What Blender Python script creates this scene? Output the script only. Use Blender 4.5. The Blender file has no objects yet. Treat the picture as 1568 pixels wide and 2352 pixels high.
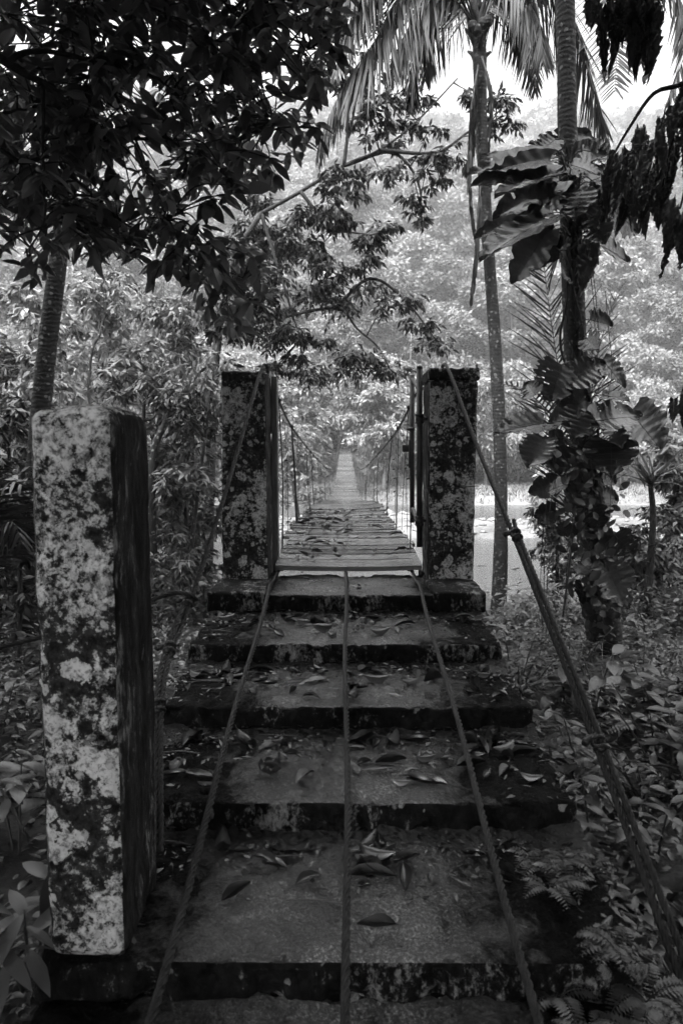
import bpy, math, random
import numpy as np
from mathutils import Vector, noise, Matrix

random.seed(7)
RG = np.random.default_rng(7)
S = bpy.context.scene
COL = S.collection
ZC = 2.0                    # height of the eye above the lower ground
D2R = math.radians

# ------------------------------------------------------------------ camera
F = 1568.0                  # focal length in picture units (picture 1568 x 2352)
PITCH = math.atan(131 / F)
YAW = math.atan(9 / F)
cam_d = bpy.data.cameras.new('camera')
cam = bpy.data.objects.new('camera', cam_d)
COL.objects.link(cam)
S.camera = cam
cam_d.sensor_fit = 'VERTICAL'
cam_d.sensor_height = 36
cam_d.sensor_width = 24
cam_d.lens = 24
cam_d.clip_start = 0.05
cam_d.clip_end = 4000
cam.location = (0, 0, ZC)
cam.rotation_euler = (math.pi / 2 - PITCH, 0, YAW)
cam_d.dof.use_dof = True
cam_d.dof.focus_distance = 6.5
cam_d.dof.aperture_fstop = 4.5

# ------------------------------------------------------------------ world, sun, exposure
SUN_EL, SUN_AZ = 45, 216     # behind the camera, well to the left
w = bpy.data.worlds.new('World')
S.world = w
w.use_nodes = True
nt = w.node_tree
nt.nodes.clear()
def N(t, typ, **kw):
    n = t.nodes.new(typ)
    for k, v in kw.items():
        setattr(n, k, v)
    return n
out = N(nt, 'ShaderNodeOutputWorld')
bg = N(nt, 'ShaderNodeBackground')
bg.inputs['Strength'].default_value = 0.12
sky = N(nt, 'ShaderNodeTexSky', sky_type='NISHITA')
sky.sun_disc = False
sky.sun_elevation = D2R(SUN_EL)
sky.sun_rotation = D2R(SUN_AZ)
bw = N(nt, 'ShaderNodeRGBToBW')
tc = N(nt, 'ShaderNodeTexCoord')
sp = N(nt, 'ShaderNodeSeparateXYZ')
nt.links.new(tc.outputs['Generated'], sp.inputs[0])
ramp = N(nt, 'ShaderNodeValToRGB')       # overcast cloud deck, brighter overhead
e = ramp.color_ramp.elements
e[0].position = 0.0
e[0].color = (0.20, 0.20, 0.20, 1)
e[1].position = 1.0
e[1].color = (1, 1, 1, 1)
for p_, v_ in ((0.25, 0.088), (0.58, 0.095), (0.8, 0.6)):
    q = e.new(p_)
    q.color = (v_, v_, v_, 1)
cn = N(nt, 'ShaderNodeTexNoise')
cn.inputs['Scale'].default_value = 2.2
cn.inputs['Detail'].default_value = 5
mulc = N(nt, 'ShaderNodeMath', operation='MULTIPLY_ADD')
mulc.inputs[1].default_value = 0.5
mulc.inputs[2].default_value = 0.75
mm = N(nt, 'ShaderNodeMath', operation='MULTIPLY')
m2 = N(nt, 'ShaderNodeMath', operation='MULTIPLY')
SKY_GAIN = 54.0
m2.inputs[1].default_value = SKY_GAIN
m3 = N(nt, 'ShaderNodeMath', operation='MULTIPLY_ADD')
m3.inputs[1].default_value = 0.15
nt.links.new(sp.outputs['Z'], ramp.inputs[0])
nt.links.new(tc.outputs['Generated'], cn.inputs['Vector'])
nt.links.new(cn.outputs['Fac'], mulc.inputs[0])
nt.links.new(ramp.outputs[0], mm.inputs[0])
nt.links.new(mulc.outputs[0], mm.inputs[1])
nt.links.new(mm.outputs[0], m2.inputs[0])
nt.links.new(sky.outputs[0], bw.inputs[0])
nt.links.new(bw.outputs[0], m3.inputs[0])
nt.links.new(m2.outputs[0], m3.inputs[2])
nt.links.new(m3.outputs[0], bg.inputs['Color'])
nt.links.new(bg.outputs[0], out.inputs['Surface'])

sl = bpy.data.lights.new('sun', 'SUN')
sl.energy = 4.6
sl.angle = D2R(11)
sl.color = (1, 1, 1)
sun = bpy.data.objects.new('sun', sl)
COL.objects.link(sun)
sd = Vector((math.sin(D2R(SUN_AZ)) * math.cos(D2R(SUN_EL)), math.cos(D2R(SUN_AZ)) * math.cos(D2R(SUN_EL)), math.sin(D2R(SUN_EL))))
sun.rotation_euler = sd.to_track_quat('Z', 'Y').to_euler()

S.view_settings.view_transform = 'Standard'
S.view_settings.look = 'None'
S.view_settings.gamma = 1
S.view_settings.exposure = 0.75
cy = S.cycles
cy.use_denoising = True
cy.denoising_prefilter = 'FAST'
cy.max_bounces = 6
cy.diffuse_bounces = 3
cy.glossy_bounces = 2
cy.transmission_bounces = 3
cy.transparent_max_bounces = 6
cy.volume_bounces = 0
cy.caustics_reflective = False
cy.caustics_refractive = False
cy.sample_clamp_indirect = 4

# ------------------------------------------------------------------ helpers
_R = cam.rotation_euler.to_matrix()
def P(px, py, Y):
    """world point seen at picture position (px, py) on the plane y = Y"""
    v = _R @ Vector(((px - 784) / F, (1176 - py) / F, -1))
    t = Y / v.y
    return Vector((v.x * t, Y, ZC + v.z * t))
def mpp(Y):
    return Y / F

def tag(o, label=None, cat=None, group=None, kind=None):
    if label: o['label'] = label
    if cat: o['category'] = cat
    if group: o['group'] = group
    if kind: o['kind'] = kind
    return o
def empty(name, loc=(0, 0, 0)):
    o = bpy.data.objects.new(name, None)
    o.location = loc
    o.empty_display_size = 0.1
    COL.objects.link(o)
    return o

class MB:
    """collects quads/tris with numpy, optional per-face tone"""
    def __init__(s):
        s.v = []; s.q = []; s.t = []; s.qt = []; s.tt = []; s.n = 0; s.qm = []; s.tm = []
    def add(s, v, quads=None, tris=None, tone=0.5, mat=0):
        v = np.asarray(v, float).reshape(-1, 3)
        if quads is not None and len(quads):
            q = np.asarray(quads, int) + s.n
            s.q.append(q); s.qt.append(np.broadcast_to(tone, (len(q),)).astype(float)); s.qm.append(np.broadcast_to(mat, (len(q),)).astype(int))
        if tris is not None and len(tris):
            t = np.asarray(tris, int) + s.n
            s.t.append(t); s.tt.append(np.broadcast_to(tone, (len(t),)).astype(float)); s.tm.append(np.broadcast_to(mat, (len(t),)).astype(int))
        s.v.append(v); s.n += len(v)
    def mesh(s, name, smooth=True):
        me = bpy.data.meshes.new(name)
        v = np.concatenate(s.v) if s.v else np.zeros((0, 3))
        q = np.concatenate(s.q) if s.q else np.zeros((0, 4), int)
        t = np.concatenate(s.t) if s.t else np.zeros((0, 3), int)
        tone = np.concatenate(s.qt + s.tt) if (s.qt or s.tt) else np.zeros(0)
        mi = np.concatenate(s.qm + s.tm) if (s.qm or s.tm) else np.zeros(0, int)
        me.vertices.add(len(v)); me.vertices.foreach_set('co', v.ravel())
        me.loops.add(len(q) * 4 + len(t) * 3)
        me.loops.foreach_set('vertex_index', np.concatenate([q.ravel(), t.ravel()]).astype(np.int32))
        me.polygons.add(len(q) + len(t))
        me.polygons.foreach_set('loop_start', np.concatenate([np.arange(len(q)) * 4, len(q) * 4 + np.arange(len(t)) * 3]).astype(np.int32))
        me.polygons.foreach_set('loop_total', np.concatenate([np.full(len(q), 4), np.full(len(t), 3)]).astype(np.int32))
        me.update(calc_edges=True)
        me.polygons.foreach_set('use_smooth', np.full(len(me.polygons), smooth))
        me.polygons.foreach_set('material_index', mi.astype(np.int32))
        a = me.attributes.new('tone', 'FLOAT', 'FACE')
        a.data.foreach_set('value', tone.astype(np.float32))
        me.validate()
        return me
    def build(s, name, mat, parent=None, smooth=True, loc=None):
        me = s.mesh(name, smooth)
        for m in (mat if isinstance(mat, (list, tuple)) else [mat]):
            me.materials.append(m)
        o = bpy.data.objects.new(name, me)
        COL.objects.link(o)
        if parent is not None:
            o.parent = parent
            # geometry is given in world space: undo the parent's place
            L = Vector(parent.location); p_ = parent.parent
            while p_ is not None:
                L += Vector(p_.location); p_ = p_.parent
            if L.length > 0:
                me.transform(Matrix.Translation(-L))
        elif loc is not None:
            me.transform(Matrix.Translation(-Vector(loc)))
            o.location = loc
        return o

def smooth_path(pts, rad, step=0.05):
    """Catmull-Rom through pts; returns points, radii"""
    pts = np.array([list(p) for p in pts], float)
    rad = np.broadcast_to(np.asarray(rad, float), (len(pts),)) if np.ndim(rad) == 0 else np.asarray(rad, float)
    P0 = np.vstack([2 * pts[0] - pts[1], pts, 2 * pts[-1] - pts[-2]])
    o = []; r = []
    for i in range(len(pts) - 1):
        a, b, c, d = P0[i:i + 4]
        n = max(1, int(np.linalg.norm(c - b) / step))
        t = (np.arange(n) / n)[:, None]
        o.append(0.5 * ((2 * b) + (c - a) * t + (2 * a - 5 * b + 4 * c - d) * t ** 2 + (-a + 3 * b - 3 * c + d) * t ** 3))
        r.append(rad[i] + (rad[i + 1] - rad[i]) * t[:, 0])
    o.append(pts[-1:]); r.append(rad[-1:])
    return np.vstack(o), np.concatenate(r)

def tube(mb, pts, rad, sides=8, step=None, lobes=0, pitch=0.12, depth=0.22, wob=0.0, tone=0.5, mat=0, caps=True):
    if step:
        pts, rad = smooth_path(pts, rad, step)
    pts = np.asarray([list(p) for p in pts], float)
    n = len(pts)
    rad = np.broadcast_to(np.asarray(rad, float), (n,)).copy()
    T = np.gradient(pts, axis=0)
    T /= np.linalg.norm(T, axis=1)[:, None] + 1e-12
    ref = np.array([0, 0, 1.0]) if abs(T[0][2]) < 0.8 else np.array([1.0, 0, 0])
    A = np.cross(T, ref); A /= np.linalg.norm(A, axis=1)[:, None] + 1e-12
    B = np.cross(T, A)
    s_ = np.concatenate([[0], np.cumsum(np.linalg.norm(np.diff(pts, axis=0), axis=1))])
    th = np.arange(sides) / sides * 2 * np.pi
    TH = th[None, :] + (2 * np.pi * s_ / pitch)[:, None] * (1 if lobes else 0)
    rr = rad[:, None] * np.ones((n, sides))
    if lobes:
        rr = rr * (1 - depth * (0.5 + 0.5 * np.cos(lobes * th[None, :])))
    if wob:
        rr = rr * (1 + wob * RG.standard_normal((n, sides)))
    V = pts[:, None, :] + rr[..., None] * (np.cos(TH)[..., None] * A[:, None, :] + np.sin(TH)[..., None] * B[:, None, :])
    i = np.arange(n - 1)[:, None]; j = np.arange(sides)[None, :]
    j2 = (j + 1) % sides
    Q = np.stack([i * sides + j, i * sides + j2, (i + 1) * sides + j2, (i + 1) * sides + j], -1).reshape(-1, 4)
    V = V.reshape(-1, 3)
    base = len(V)
    tr = None
    if caps:
        V = np.vstack([V, pts[:1], pts[-1:]])
        jj = np.arange(sides); k2 = (jj + 1) % sides
        tr = np.vstack([np.stack([np.full(sides, base), k2, jj], 1), np.stack([np.full(sides, base + 1), (n - 1) * sides + jj, (n - 1) * sides + k2], 1)])
    mb.add(V, Q, tr, tone, mat)

def fbm(p, s, o=4):
    return noise.fractal(Vector(p) * s, 1.0, 2.0, o)

def rough_box(mb, lo, hi, *a_, grit=0.0, **k_):
    return rough_box_(mb, lo, hi, *a_, grit=grit, **k_)
def rough_box_(mb, lo, hi, r=0.02, res=0.05, amp=0.006, freq=6, taper=0.0, top_dome=0.0, chip=0.0, mats=None, seed=0, grit=0.0):
    """rounded, uneven concrete block; taper narrows its top"""
    lo = np.array(lo, float); hi = np.array(hi, float)
    c = (lo + hi) / 2; h = (hi - lo) / 2
    n = [max(2, int(round(2 * h[i] / res))) for i in range(3)]
    def axis(i):   # finer near the edges
        t = np.linspace(-1, 1, n[i] + 1)
        e_ = max(0.0, 1 - r / h[i])
        return np.unique(np.concatenate([t * e_ if e_ > 0 else t, [-1, -(1 + e_) / 2, (1 + e_) / 2, 1]])) * h[i]
    ax = [axis(i) for i in range(3)]
    for a in range(3):
        b, d = (a + 1) % 3, (a + 2) % 3
        for sgn in (-1, 1):
            U, W = np.meshgrid(ax[b], ax[d], indexing='ij')
            Pt = np.zeros(U.shape + (3,))
            Pt[..., a] = sgn * h[a]; Pt[..., b] = U; Pt[..., d] = W
            nu, nw = U.shape
            p = Pt.reshape(-1, 3)
            q = np.clip(p, -(h - r), h - r)
            dlt = p - q
            L = np.linalg.norm(dlt, axis=1)[:, None]
            nr = dlt / np.maximum(L, 1e-9)
            p = q + nr * r
            z01 = (p[:, 2] + h[2]) / (2 * h[2])
            p[:, 0] *= 1 - taper * z01; p[:, 1] *= 1 - taper * z01
            if top_dome:
                g = np.clip(1 - (p[:, 0] / h[0]) ** 2, 0, 1) * np.clip(1 - (p[:, 1] / h[1]) ** 2, 0, 1)
                p[:, 2] += top_dome * g * (z01 > 0.5) * z01
            p = p + c
            for k in range(len(p)):
                v = p[k]
                f = fbm((v[0] + seed, v[1], v[2]), freq) * amp + fbm((v[0] - seed, v[1] + 5, v[2]), freq * 4) * amp * 0.4
                if grit: f += (noise.noise(v * 38) + .5 * noise.noise(v * 90)) * grit
                if chip:
                    e2 = min(1.0, abs(L[k, 0]) / (r * 1.7))
                    f -= max(0, fbm((v[0] + 9, v[1] + seed, v[2]), 9)) * chip * (0.3 + e2)
                p[k] = v + nr[k] * f
            i = np.arange(nu - 1)[:, None]; j = np.arange(nw - 1)[None, :]
            Q = np.stack([i * nw + j, (i + 1) * nw + j, (i + 1) * nw + j + 1, i * nw + j + 1], -1).reshape(-1, 4)
            if sgn < 0: Q = Q[:, ::-1]
            m = 0
            if mats: m = mats.get((a, sgn), 0)
            mb.add(p, Q, None, 0.5, m)

def weld(o, d=0.0004):
    import bmesh
    bm = bmesh.new(); bm.from_mesh(o.data)
    bmesh.ops.remove_doubles(bm, verts=bm.verts, dist=d)
    bm.to_mesh(o.data); bm.free()

# ---- leaves ----------------------------------------------------------
def leaf_template(kind):
    """(u along, v across, fold) verts, quads, tris"""
    if kind == 'far':
        v = [(0, 0, 0), (0.45, 0.5, 0), (1, 0, 0), (0.5, -0.5, 0)]
        return np.array(v, float), np.array([[0, 3, 2, 1]]), None
    if kind == 'mid':
        v = [(0, 0, 0), (0.42, 0.5, 1), (1, 0, 0), (0.42, -0.5, 1), (0.45, 0, 0)]
        return np.array(v, float), None, np.array([[0, 4, 1], [4, 2, 1], [0, 3, 4], [4, 3, 2]])
    if kind == 'near':
        us = [0.1, 0.3, 0.55, 0.8]; ws = [0.2, 0.43, 0.5, 0.3]
        v = [(0, 0, 0)]
        for u, w_ in zip(us, ws):
            v += [(u, w_, 1), (u, 0, 0), (u, -w_, 1)]
        v.append((1, 0, 0))
        q = []; t = [[0, 2, 1], [0, 3, 2]]
        for k in range(3):
            a = 1 + 3 * k
            q += [[a, a + 1, a + 4, a + 3], [a + 1, a + 2, a + 5, a + 4]]
        t += [[10, 11, 13], [11, 12, 13]]
        return np.array(v, float), np.array(q), np.array(t)
    if kind == 'strip':   # palm leaflet
        us = [0, 0.12, 0.4, 0.7, 1]; ws = [0.25, 0.5, 0.5, 0.36, 0.03]
        v = []
        for u, w_ in zip(us, ws):
            v += [(u, w_, 1), (u, -w_, 1)]
        q = [[2 * k, 2 * k + 1, 2 * k + 3, 2 * k + 2] for k in range(4)]
        return np.array(v, float), np.array(q), None
TEMPL = {k: leaf_template(k) for k in ('far', 'mid', 'near', 'strip')}

def nz(a):
    return a / (np.linalg.norm(a, axis=-1, keepdims=True) + 1e-9)

def add_leaves(mb, B, D, Nn, L, W, kind='mid', fold=0.12, curl=0.15, tone=0.5, mat=0):
    B = np.asarray(B, float); n = len(B)
    if n == 0: return
    D = nz(np.asarray(D, float)); Nn = np.asarray(Nn, float)
    Sd = nz(np.cross(D, Nn)); Nn = np.cross(Sd, D)
    L = np.broadcast_to(L, (n,)); W = np.broadcast_to(W, (n,))
    curl = np.broadcast_to(curl, (n,)); tone = np.broadcast_to(tone, (n,))
    tv, tq, tt = TEMPL[kind]
    u, v, fw = tv[:, 0], tv[:, 1], tv[:, 2]
    h = fold * fw[None, :] * np.abs(v)[None, :] * W[:, None] - curl[:, None] * u[None, :] ** 2 * L[:, None]
    V = (B[:, None, :] + D[:, None, :] * (L[:, None] * u[None, :])[..., None]
         + Sd[:, None, :] * (W[:, None] * v[None, :])[..., None] + Nn[:, None, :] * h[..., None])
    m = len(tv)
    off = (np.arange(n) * m)[:, None, None]
    Q = (tq[None] + off).reshape(-1, 4) if tq is not None else None
    T = (tt[None] + off).reshape(-1, 3) if tt is not None else None
    base = mb.n
    mb.v.append(V.reshape(-1, 3)); mb.n += n * m
    if Q is not None:
        mb.q.append(Q + base); mb.qt.append(np.repeat(tone, len(tq))); mb.qm.append(np.full(len(Q), mat))
    if T is not None:
        mb.t.append(T + base); mb.tt.append(np.repeat(tone, len(tt))); mb.tm.append(np.full(len(T), mat))

def sprays(mb, O, D, length, m, L, W, kind='mid', droop=0.25, spread=0.9, tone=0.5, whorl=0.0, curl=0.2, jit=0.35, tonevar=0.25):
    """leafy twigs: O (n,3) starts, D (n,3) directions, m leaves on each, alternate, tips whorled"""
    O = np.asarray(O, float); n = len(O)
    if n == 0: return
    D = nz(np.asarray(D, float))
    up = np.array([0, 0, 1.0])
    Sd = nz(np.cross(D, up) + 1e-4)
    t = (np.arange(m) + 0.6) / m
    t = whorl + (1 - whorl) * t
    length = np.broadcast_to(length, (n,))
    Bp = O[:, None, :] + D[:, None, :] * (length[:, None] * t[None, :])[..., None]
    Bp[..., 2] -= (droop * length[:, None] * t[None, :] ** 2)
    side = np.where(np.arange(m) % 2 == 0, 1.0, -1.0)
    side[-1] = 0
    Ld = D[:, None, :] * 0.55 + Sd[:, None, :] * (side * spread)[None, :, None] + RG.normal(0, jit, (n, m, 3))
    Ld[..., 2] -= droop * 1.2
    Nn = up + RG.normal(0, 0.4, (n, m, 3))
    ln = L * RG.uniform(0.7, 1.2, (n, m)); wd = ln * (W / L)
    tn = np.clip(np.broadcast_to(tone, (n,))[:, None] + RG.normal(0, tonevar, (n, m)), 0, 1)
    cu = RG.uniform(0, 2 * curl, (n, m))
    add_leaves(mb, Bp.reshape(-1, 3), Ld.reshape(-1, 3), Nn.reshape(-1, 3), ln.ravel(), wd.ravel(), kind, 0.2, cu.ravel(), tn.ravel())

def clump_dirs(n, zbias=0.25):
    d = RG.normal(0, 1, (n, 3)); d = nz(d); d[:, 2] = d[:, 2] * 0.6 + zbias * 0.3
    return nz(d)

def crown(mb, C, R, n_clump, n_spray, m, L, W, kind, droop=0.3, tone=0.5, shell=0.55, clump_r=0.28):
    """crown of leaf clumps filling an ellipsoid unevenly; returns clump centres"""
    C = np.array(C, float); R = np.array(R, float)
    d = nz(RG.normal(0, 1, (n_clump, 3)))
    rr = shell + (1 - shell) * RG.random(n_clump) ** 0.7
    cc = C + d * R * rr[:, None] * RG.uniform(0.75, 1.12, (n_clump, 1))
    cr = clump_r * R.mean() * RG.uniform(0.55, 1.35, n_clump)
    idx = np.repeat(np.arange(n_clump), n_spray)
    dd = nz(RG.normal(0, 1, (len(idx), 3)) * np.array([1, 1, 0.6]) + nz(cc[idx] - C) * 0.7)
    O = cc[idx] + dd * cr[idx, None] * RG.uniform(0.1, 0.8, (len(idx), 1)) * np.array([1, 1, 0.6])
    tn = tone + RG.normal(0, 0.12, n_clump)[idx]
    sprays(mb, O, dd * np.array([1, 1, 0.5]), cr[idx] * 0.75, m, L, W, kind, droop, tone=tn)
    return cc, cr

# ------------------------------------------------------------------ materials (black and white place)
def newmat(name):
    m = bpy.data.materials.new(name)
    m.use_nodes = True
    t = m.node_tree
    b = t.nodes['Principled BSDF']
    return m, t, b
def g(v): return (v, v, v, 1)
def math_(t, op, a, b_=None, c_=None, clamp=False):
    n = N(t, 'ShaderNodeMath', operation=op)
    n.use_clamp = clamp
    for i, x in enumerate((a, b_, c_)):
        if x is None: continue
        if isinstance(x, (int, float)): n.inputs[i].default_value = x
        else: t.links.new(x, n.inputs[i])
    return n.outputs[0]
def noise_(t, scale, detail=6, rough=0.6, vec=None, dist=0.0):
    n = N(t, 'ShaderNodeTexNoise')
    n.inputs['Scale'].default_value = scale
    n.inputs['Detail'].default_value = detail
    n.inputs['Roughness'].default_value = rough
    n.inputs['Distortion'].default_value = dist
    if vec is not None: t.links.new(vec, n.inputs['Vector'])
    return n.outputs['Fac']
def ramp_(t, x, stops):
    n = N(t, 'ShaderNodeValToRGB')
    el = n.color_ramp.elements
    el[0].position, el[0].color = stops[0][0], g(stops[0][1])
    el[1].position, el[1].color = stops[-1][0], g(stops[-1][1])
    for p_, v_ in stops[1:-1]:
        q = el.new(p_); q.color = g(v_)
    t.links.new(x, n.inputs[0])
    return n.outputs[0]
def coords(t, scale=(1, 1, 1), warp=0.0, wscale=4, offset=(0, 0, 0)):
    tcn = N(t, 'ShaderNodeTexCoord')
    mp = N(t, 'ShaderNodeMapping')
    mp.inputs['Scale'].default_value = scale
    mp.inputs['Location'].default_value = offset
    t.links.new(tcn.outputs['Object'], mp.inputs['Vector'])
    v = mp.outputs[0]
    if warp:
        n = N(t, 'ShaderNodeTexNoise'); n.inputs['Scale'].default_value = wscale; n.inputs['Detail'].default_value = 4
        t.links.new(v, n.inputs['Vector'])
        s1 = N(t, 'ShaderNodeVectorMath', operation='SUBTRACT'); t.links.new(n.outputs['Color'], s1.inputs[0]); s1.inputs[1].default_value = (.5, .5, .5)
        s2 = N(t, 'ShaderNodeVectorMath', operation='SCALE'); t.links.new(s1.outputs[0], s2.inputs[0]); s2.inputs['Scale'].default_value = warp
        s3 = N(t, 'ShaderNodeVectorMath', operation='ADD'); t.links.new(v, s3.inputs[0]); t.links.new(s2.outputs[0], s3.inputs[1])
        v = s3.outputs[0]
    return v
def bump_(t, b, h, strength=0.5, dist=0.01):
    n = N(t, 'ShaderNodeBump')
    n.inputs['Strength'].default_value = strength
    n.inputs['Distance'].default_value = dist
    t.links.new(h, n.inputs['Height'])
    t.links.new(n.outputs[0], b.inputs['Normal'])
def mixf(t, f, a, b_):
    n = N(t, 'ShaderNodeMix', data_type='FLOAT')
    for sock, x in ((n.inputs[0], f), (n.inputs[2], a), (n.inputs[3], b_)):
        if isinstance(x, (int, float)): sock.default_value = x
        else: t.links.new(x, sock)
    return n.outputs[0]

def leaf_mat(name, lo, hi, rough=0.42, trans=0.25, spec=0.5, vein=0.0):
    m, t, b = newmat(name)
    at = N(t, 'ShaderNodeAttribute', attribute_name='tone')
    c = ramp_(t, at.outputs['Fac'], [(0, lo), (1, hi)])
    t.links.new(c, b.inputs['Base Color'])
    b.inputs['Roughness'].default_value = rough
    b.inputs['Specular IOR Level'].default_value = spec
    tr = N(t, 'ShaderNodeBsdfTranslucent')
    t.links.new(c, tr.inputs['Color'])
    mx = N(t, 'ShaderNodeMixShader'); mx.inputs[0].default_value = trans
    t.links.new(b.outputs[0], mx.inputs[1]); t.links.new(tr.outputs[0], mx.inputs[2])
    o_ = t.nodes['Material Output']
    t.links.new(mx.outputs[0], o_.inputs['Surface'])
    return m

M = {}
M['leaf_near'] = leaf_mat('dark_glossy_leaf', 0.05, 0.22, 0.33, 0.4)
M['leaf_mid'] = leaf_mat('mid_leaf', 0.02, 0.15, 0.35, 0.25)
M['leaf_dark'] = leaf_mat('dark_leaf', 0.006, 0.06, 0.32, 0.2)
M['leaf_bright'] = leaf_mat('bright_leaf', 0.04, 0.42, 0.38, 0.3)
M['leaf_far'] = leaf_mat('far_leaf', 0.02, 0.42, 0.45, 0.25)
M['leaf_hill'] = leaf_mat('hill_leaf', 0.025, 0.40, 0.7, 0.15)
M['frond'] = leaf_mat('palm_leaflet', 0.012, 0.075, 0.3, 0.3)
M['dead_leaf'] = leaf_mat('dead_leaf', 0.02, 0.16, 0.45, 0.1)
M['litter'] = leaf_mat('wet_fallen_leaf', 0.004, 0.075, 0.33, 0.03, 0.6)
M['pothos'] = leaf_mat('broad_vine_leaf', 0.02, 0.055, 0.27, 0.15)
M['understory'] = leaf_mat('undergrowth_leaf', 0.006, 0.06, 0.3, 0.2)

def bark(name, lo, hi, ring=0.0, spots=0.0, rough=0.8):
    m, t, b = newmat(name)
    v = coords(t, warp=0.05, wscale=8)
    n1 = noise_(t, 7, 6, 0.65, v)
    n2 = noise_(t, 40, 4, 0.6, v)
    c = ramp_(t, n1, [(0.35, lo), (0.7, hi)])
    if ring:
        wv = N(t, 'ShaderNodeTexWave', bands_direction='Z')
        wv.inputs['Scale'].default_value = ring; wv.inputs['Distortion'].default_value = 5.0; wv.inputs['Detail'].default_value = 3
        t.links.new(v, wv.inputs['Vector'])
        f = ramp_(t, wv.outputs['Fac'], [(0.0, 0.7), (0.25, 1.0), (1, 0.9)])
        c = math_(t, 'MULTIPLY', c, f)
        bump_(t, b, math_(t, 'ADD', math_(t, 'MULTIPLY', wv.outputs['Fac'], .5), n2), 0.6, 0.012)
    else:
        v2 = coords(t, (1, 1, 0.15), 0.05, 6)
        n3 = noise_(t, 30, 5, 0.7, v2)
        bump_(t, b, math_(t, 'ADD', n3, n1), 0.8, 0.02)
    if spots:
        vo = N(t, 'ShaderNodeTexVoronoi'); vo.inputs['Scale'].default_value = 14
        t.links.new(coords(t, warp=0.12, wscale=5), vo.inputs['Vector'])
        sm = noise_(t, 4, 3, 0.5, v)
        thr = math_(t, 'MULTIPLY', sm, 0.52)
        sp_ = ramp_(t, math_(t, 'SUBTRACT', thr, vo.outputs['Distance']), [(0.0, 0.0), (0.03, 1.0)])
        c = mixf(t, math_(t, 'MULTIPLY', sp_, spots), c, 0.3)
    t.links.new(c, b.inputs['Base Color'])
    b.inputs['Roughness'].default_value = rough
    return m
M['bark'] = bark('dark_bark', 0.008, 0.035)
M['bark_light'] = bark('light_bark', 0.08, 0.25)
M['palm_bark'] = bark('ringed_palm_bark', 0.003, 0.014, 7, 0.35)
M['coconut_bark'] = bark('ringed_coconut_bark', 0.006, 0.032, 6, 0.3)
M['mossy_bark'] = bark('lichened_bark', 0.012, 0.06, 0, 0.8)

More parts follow.
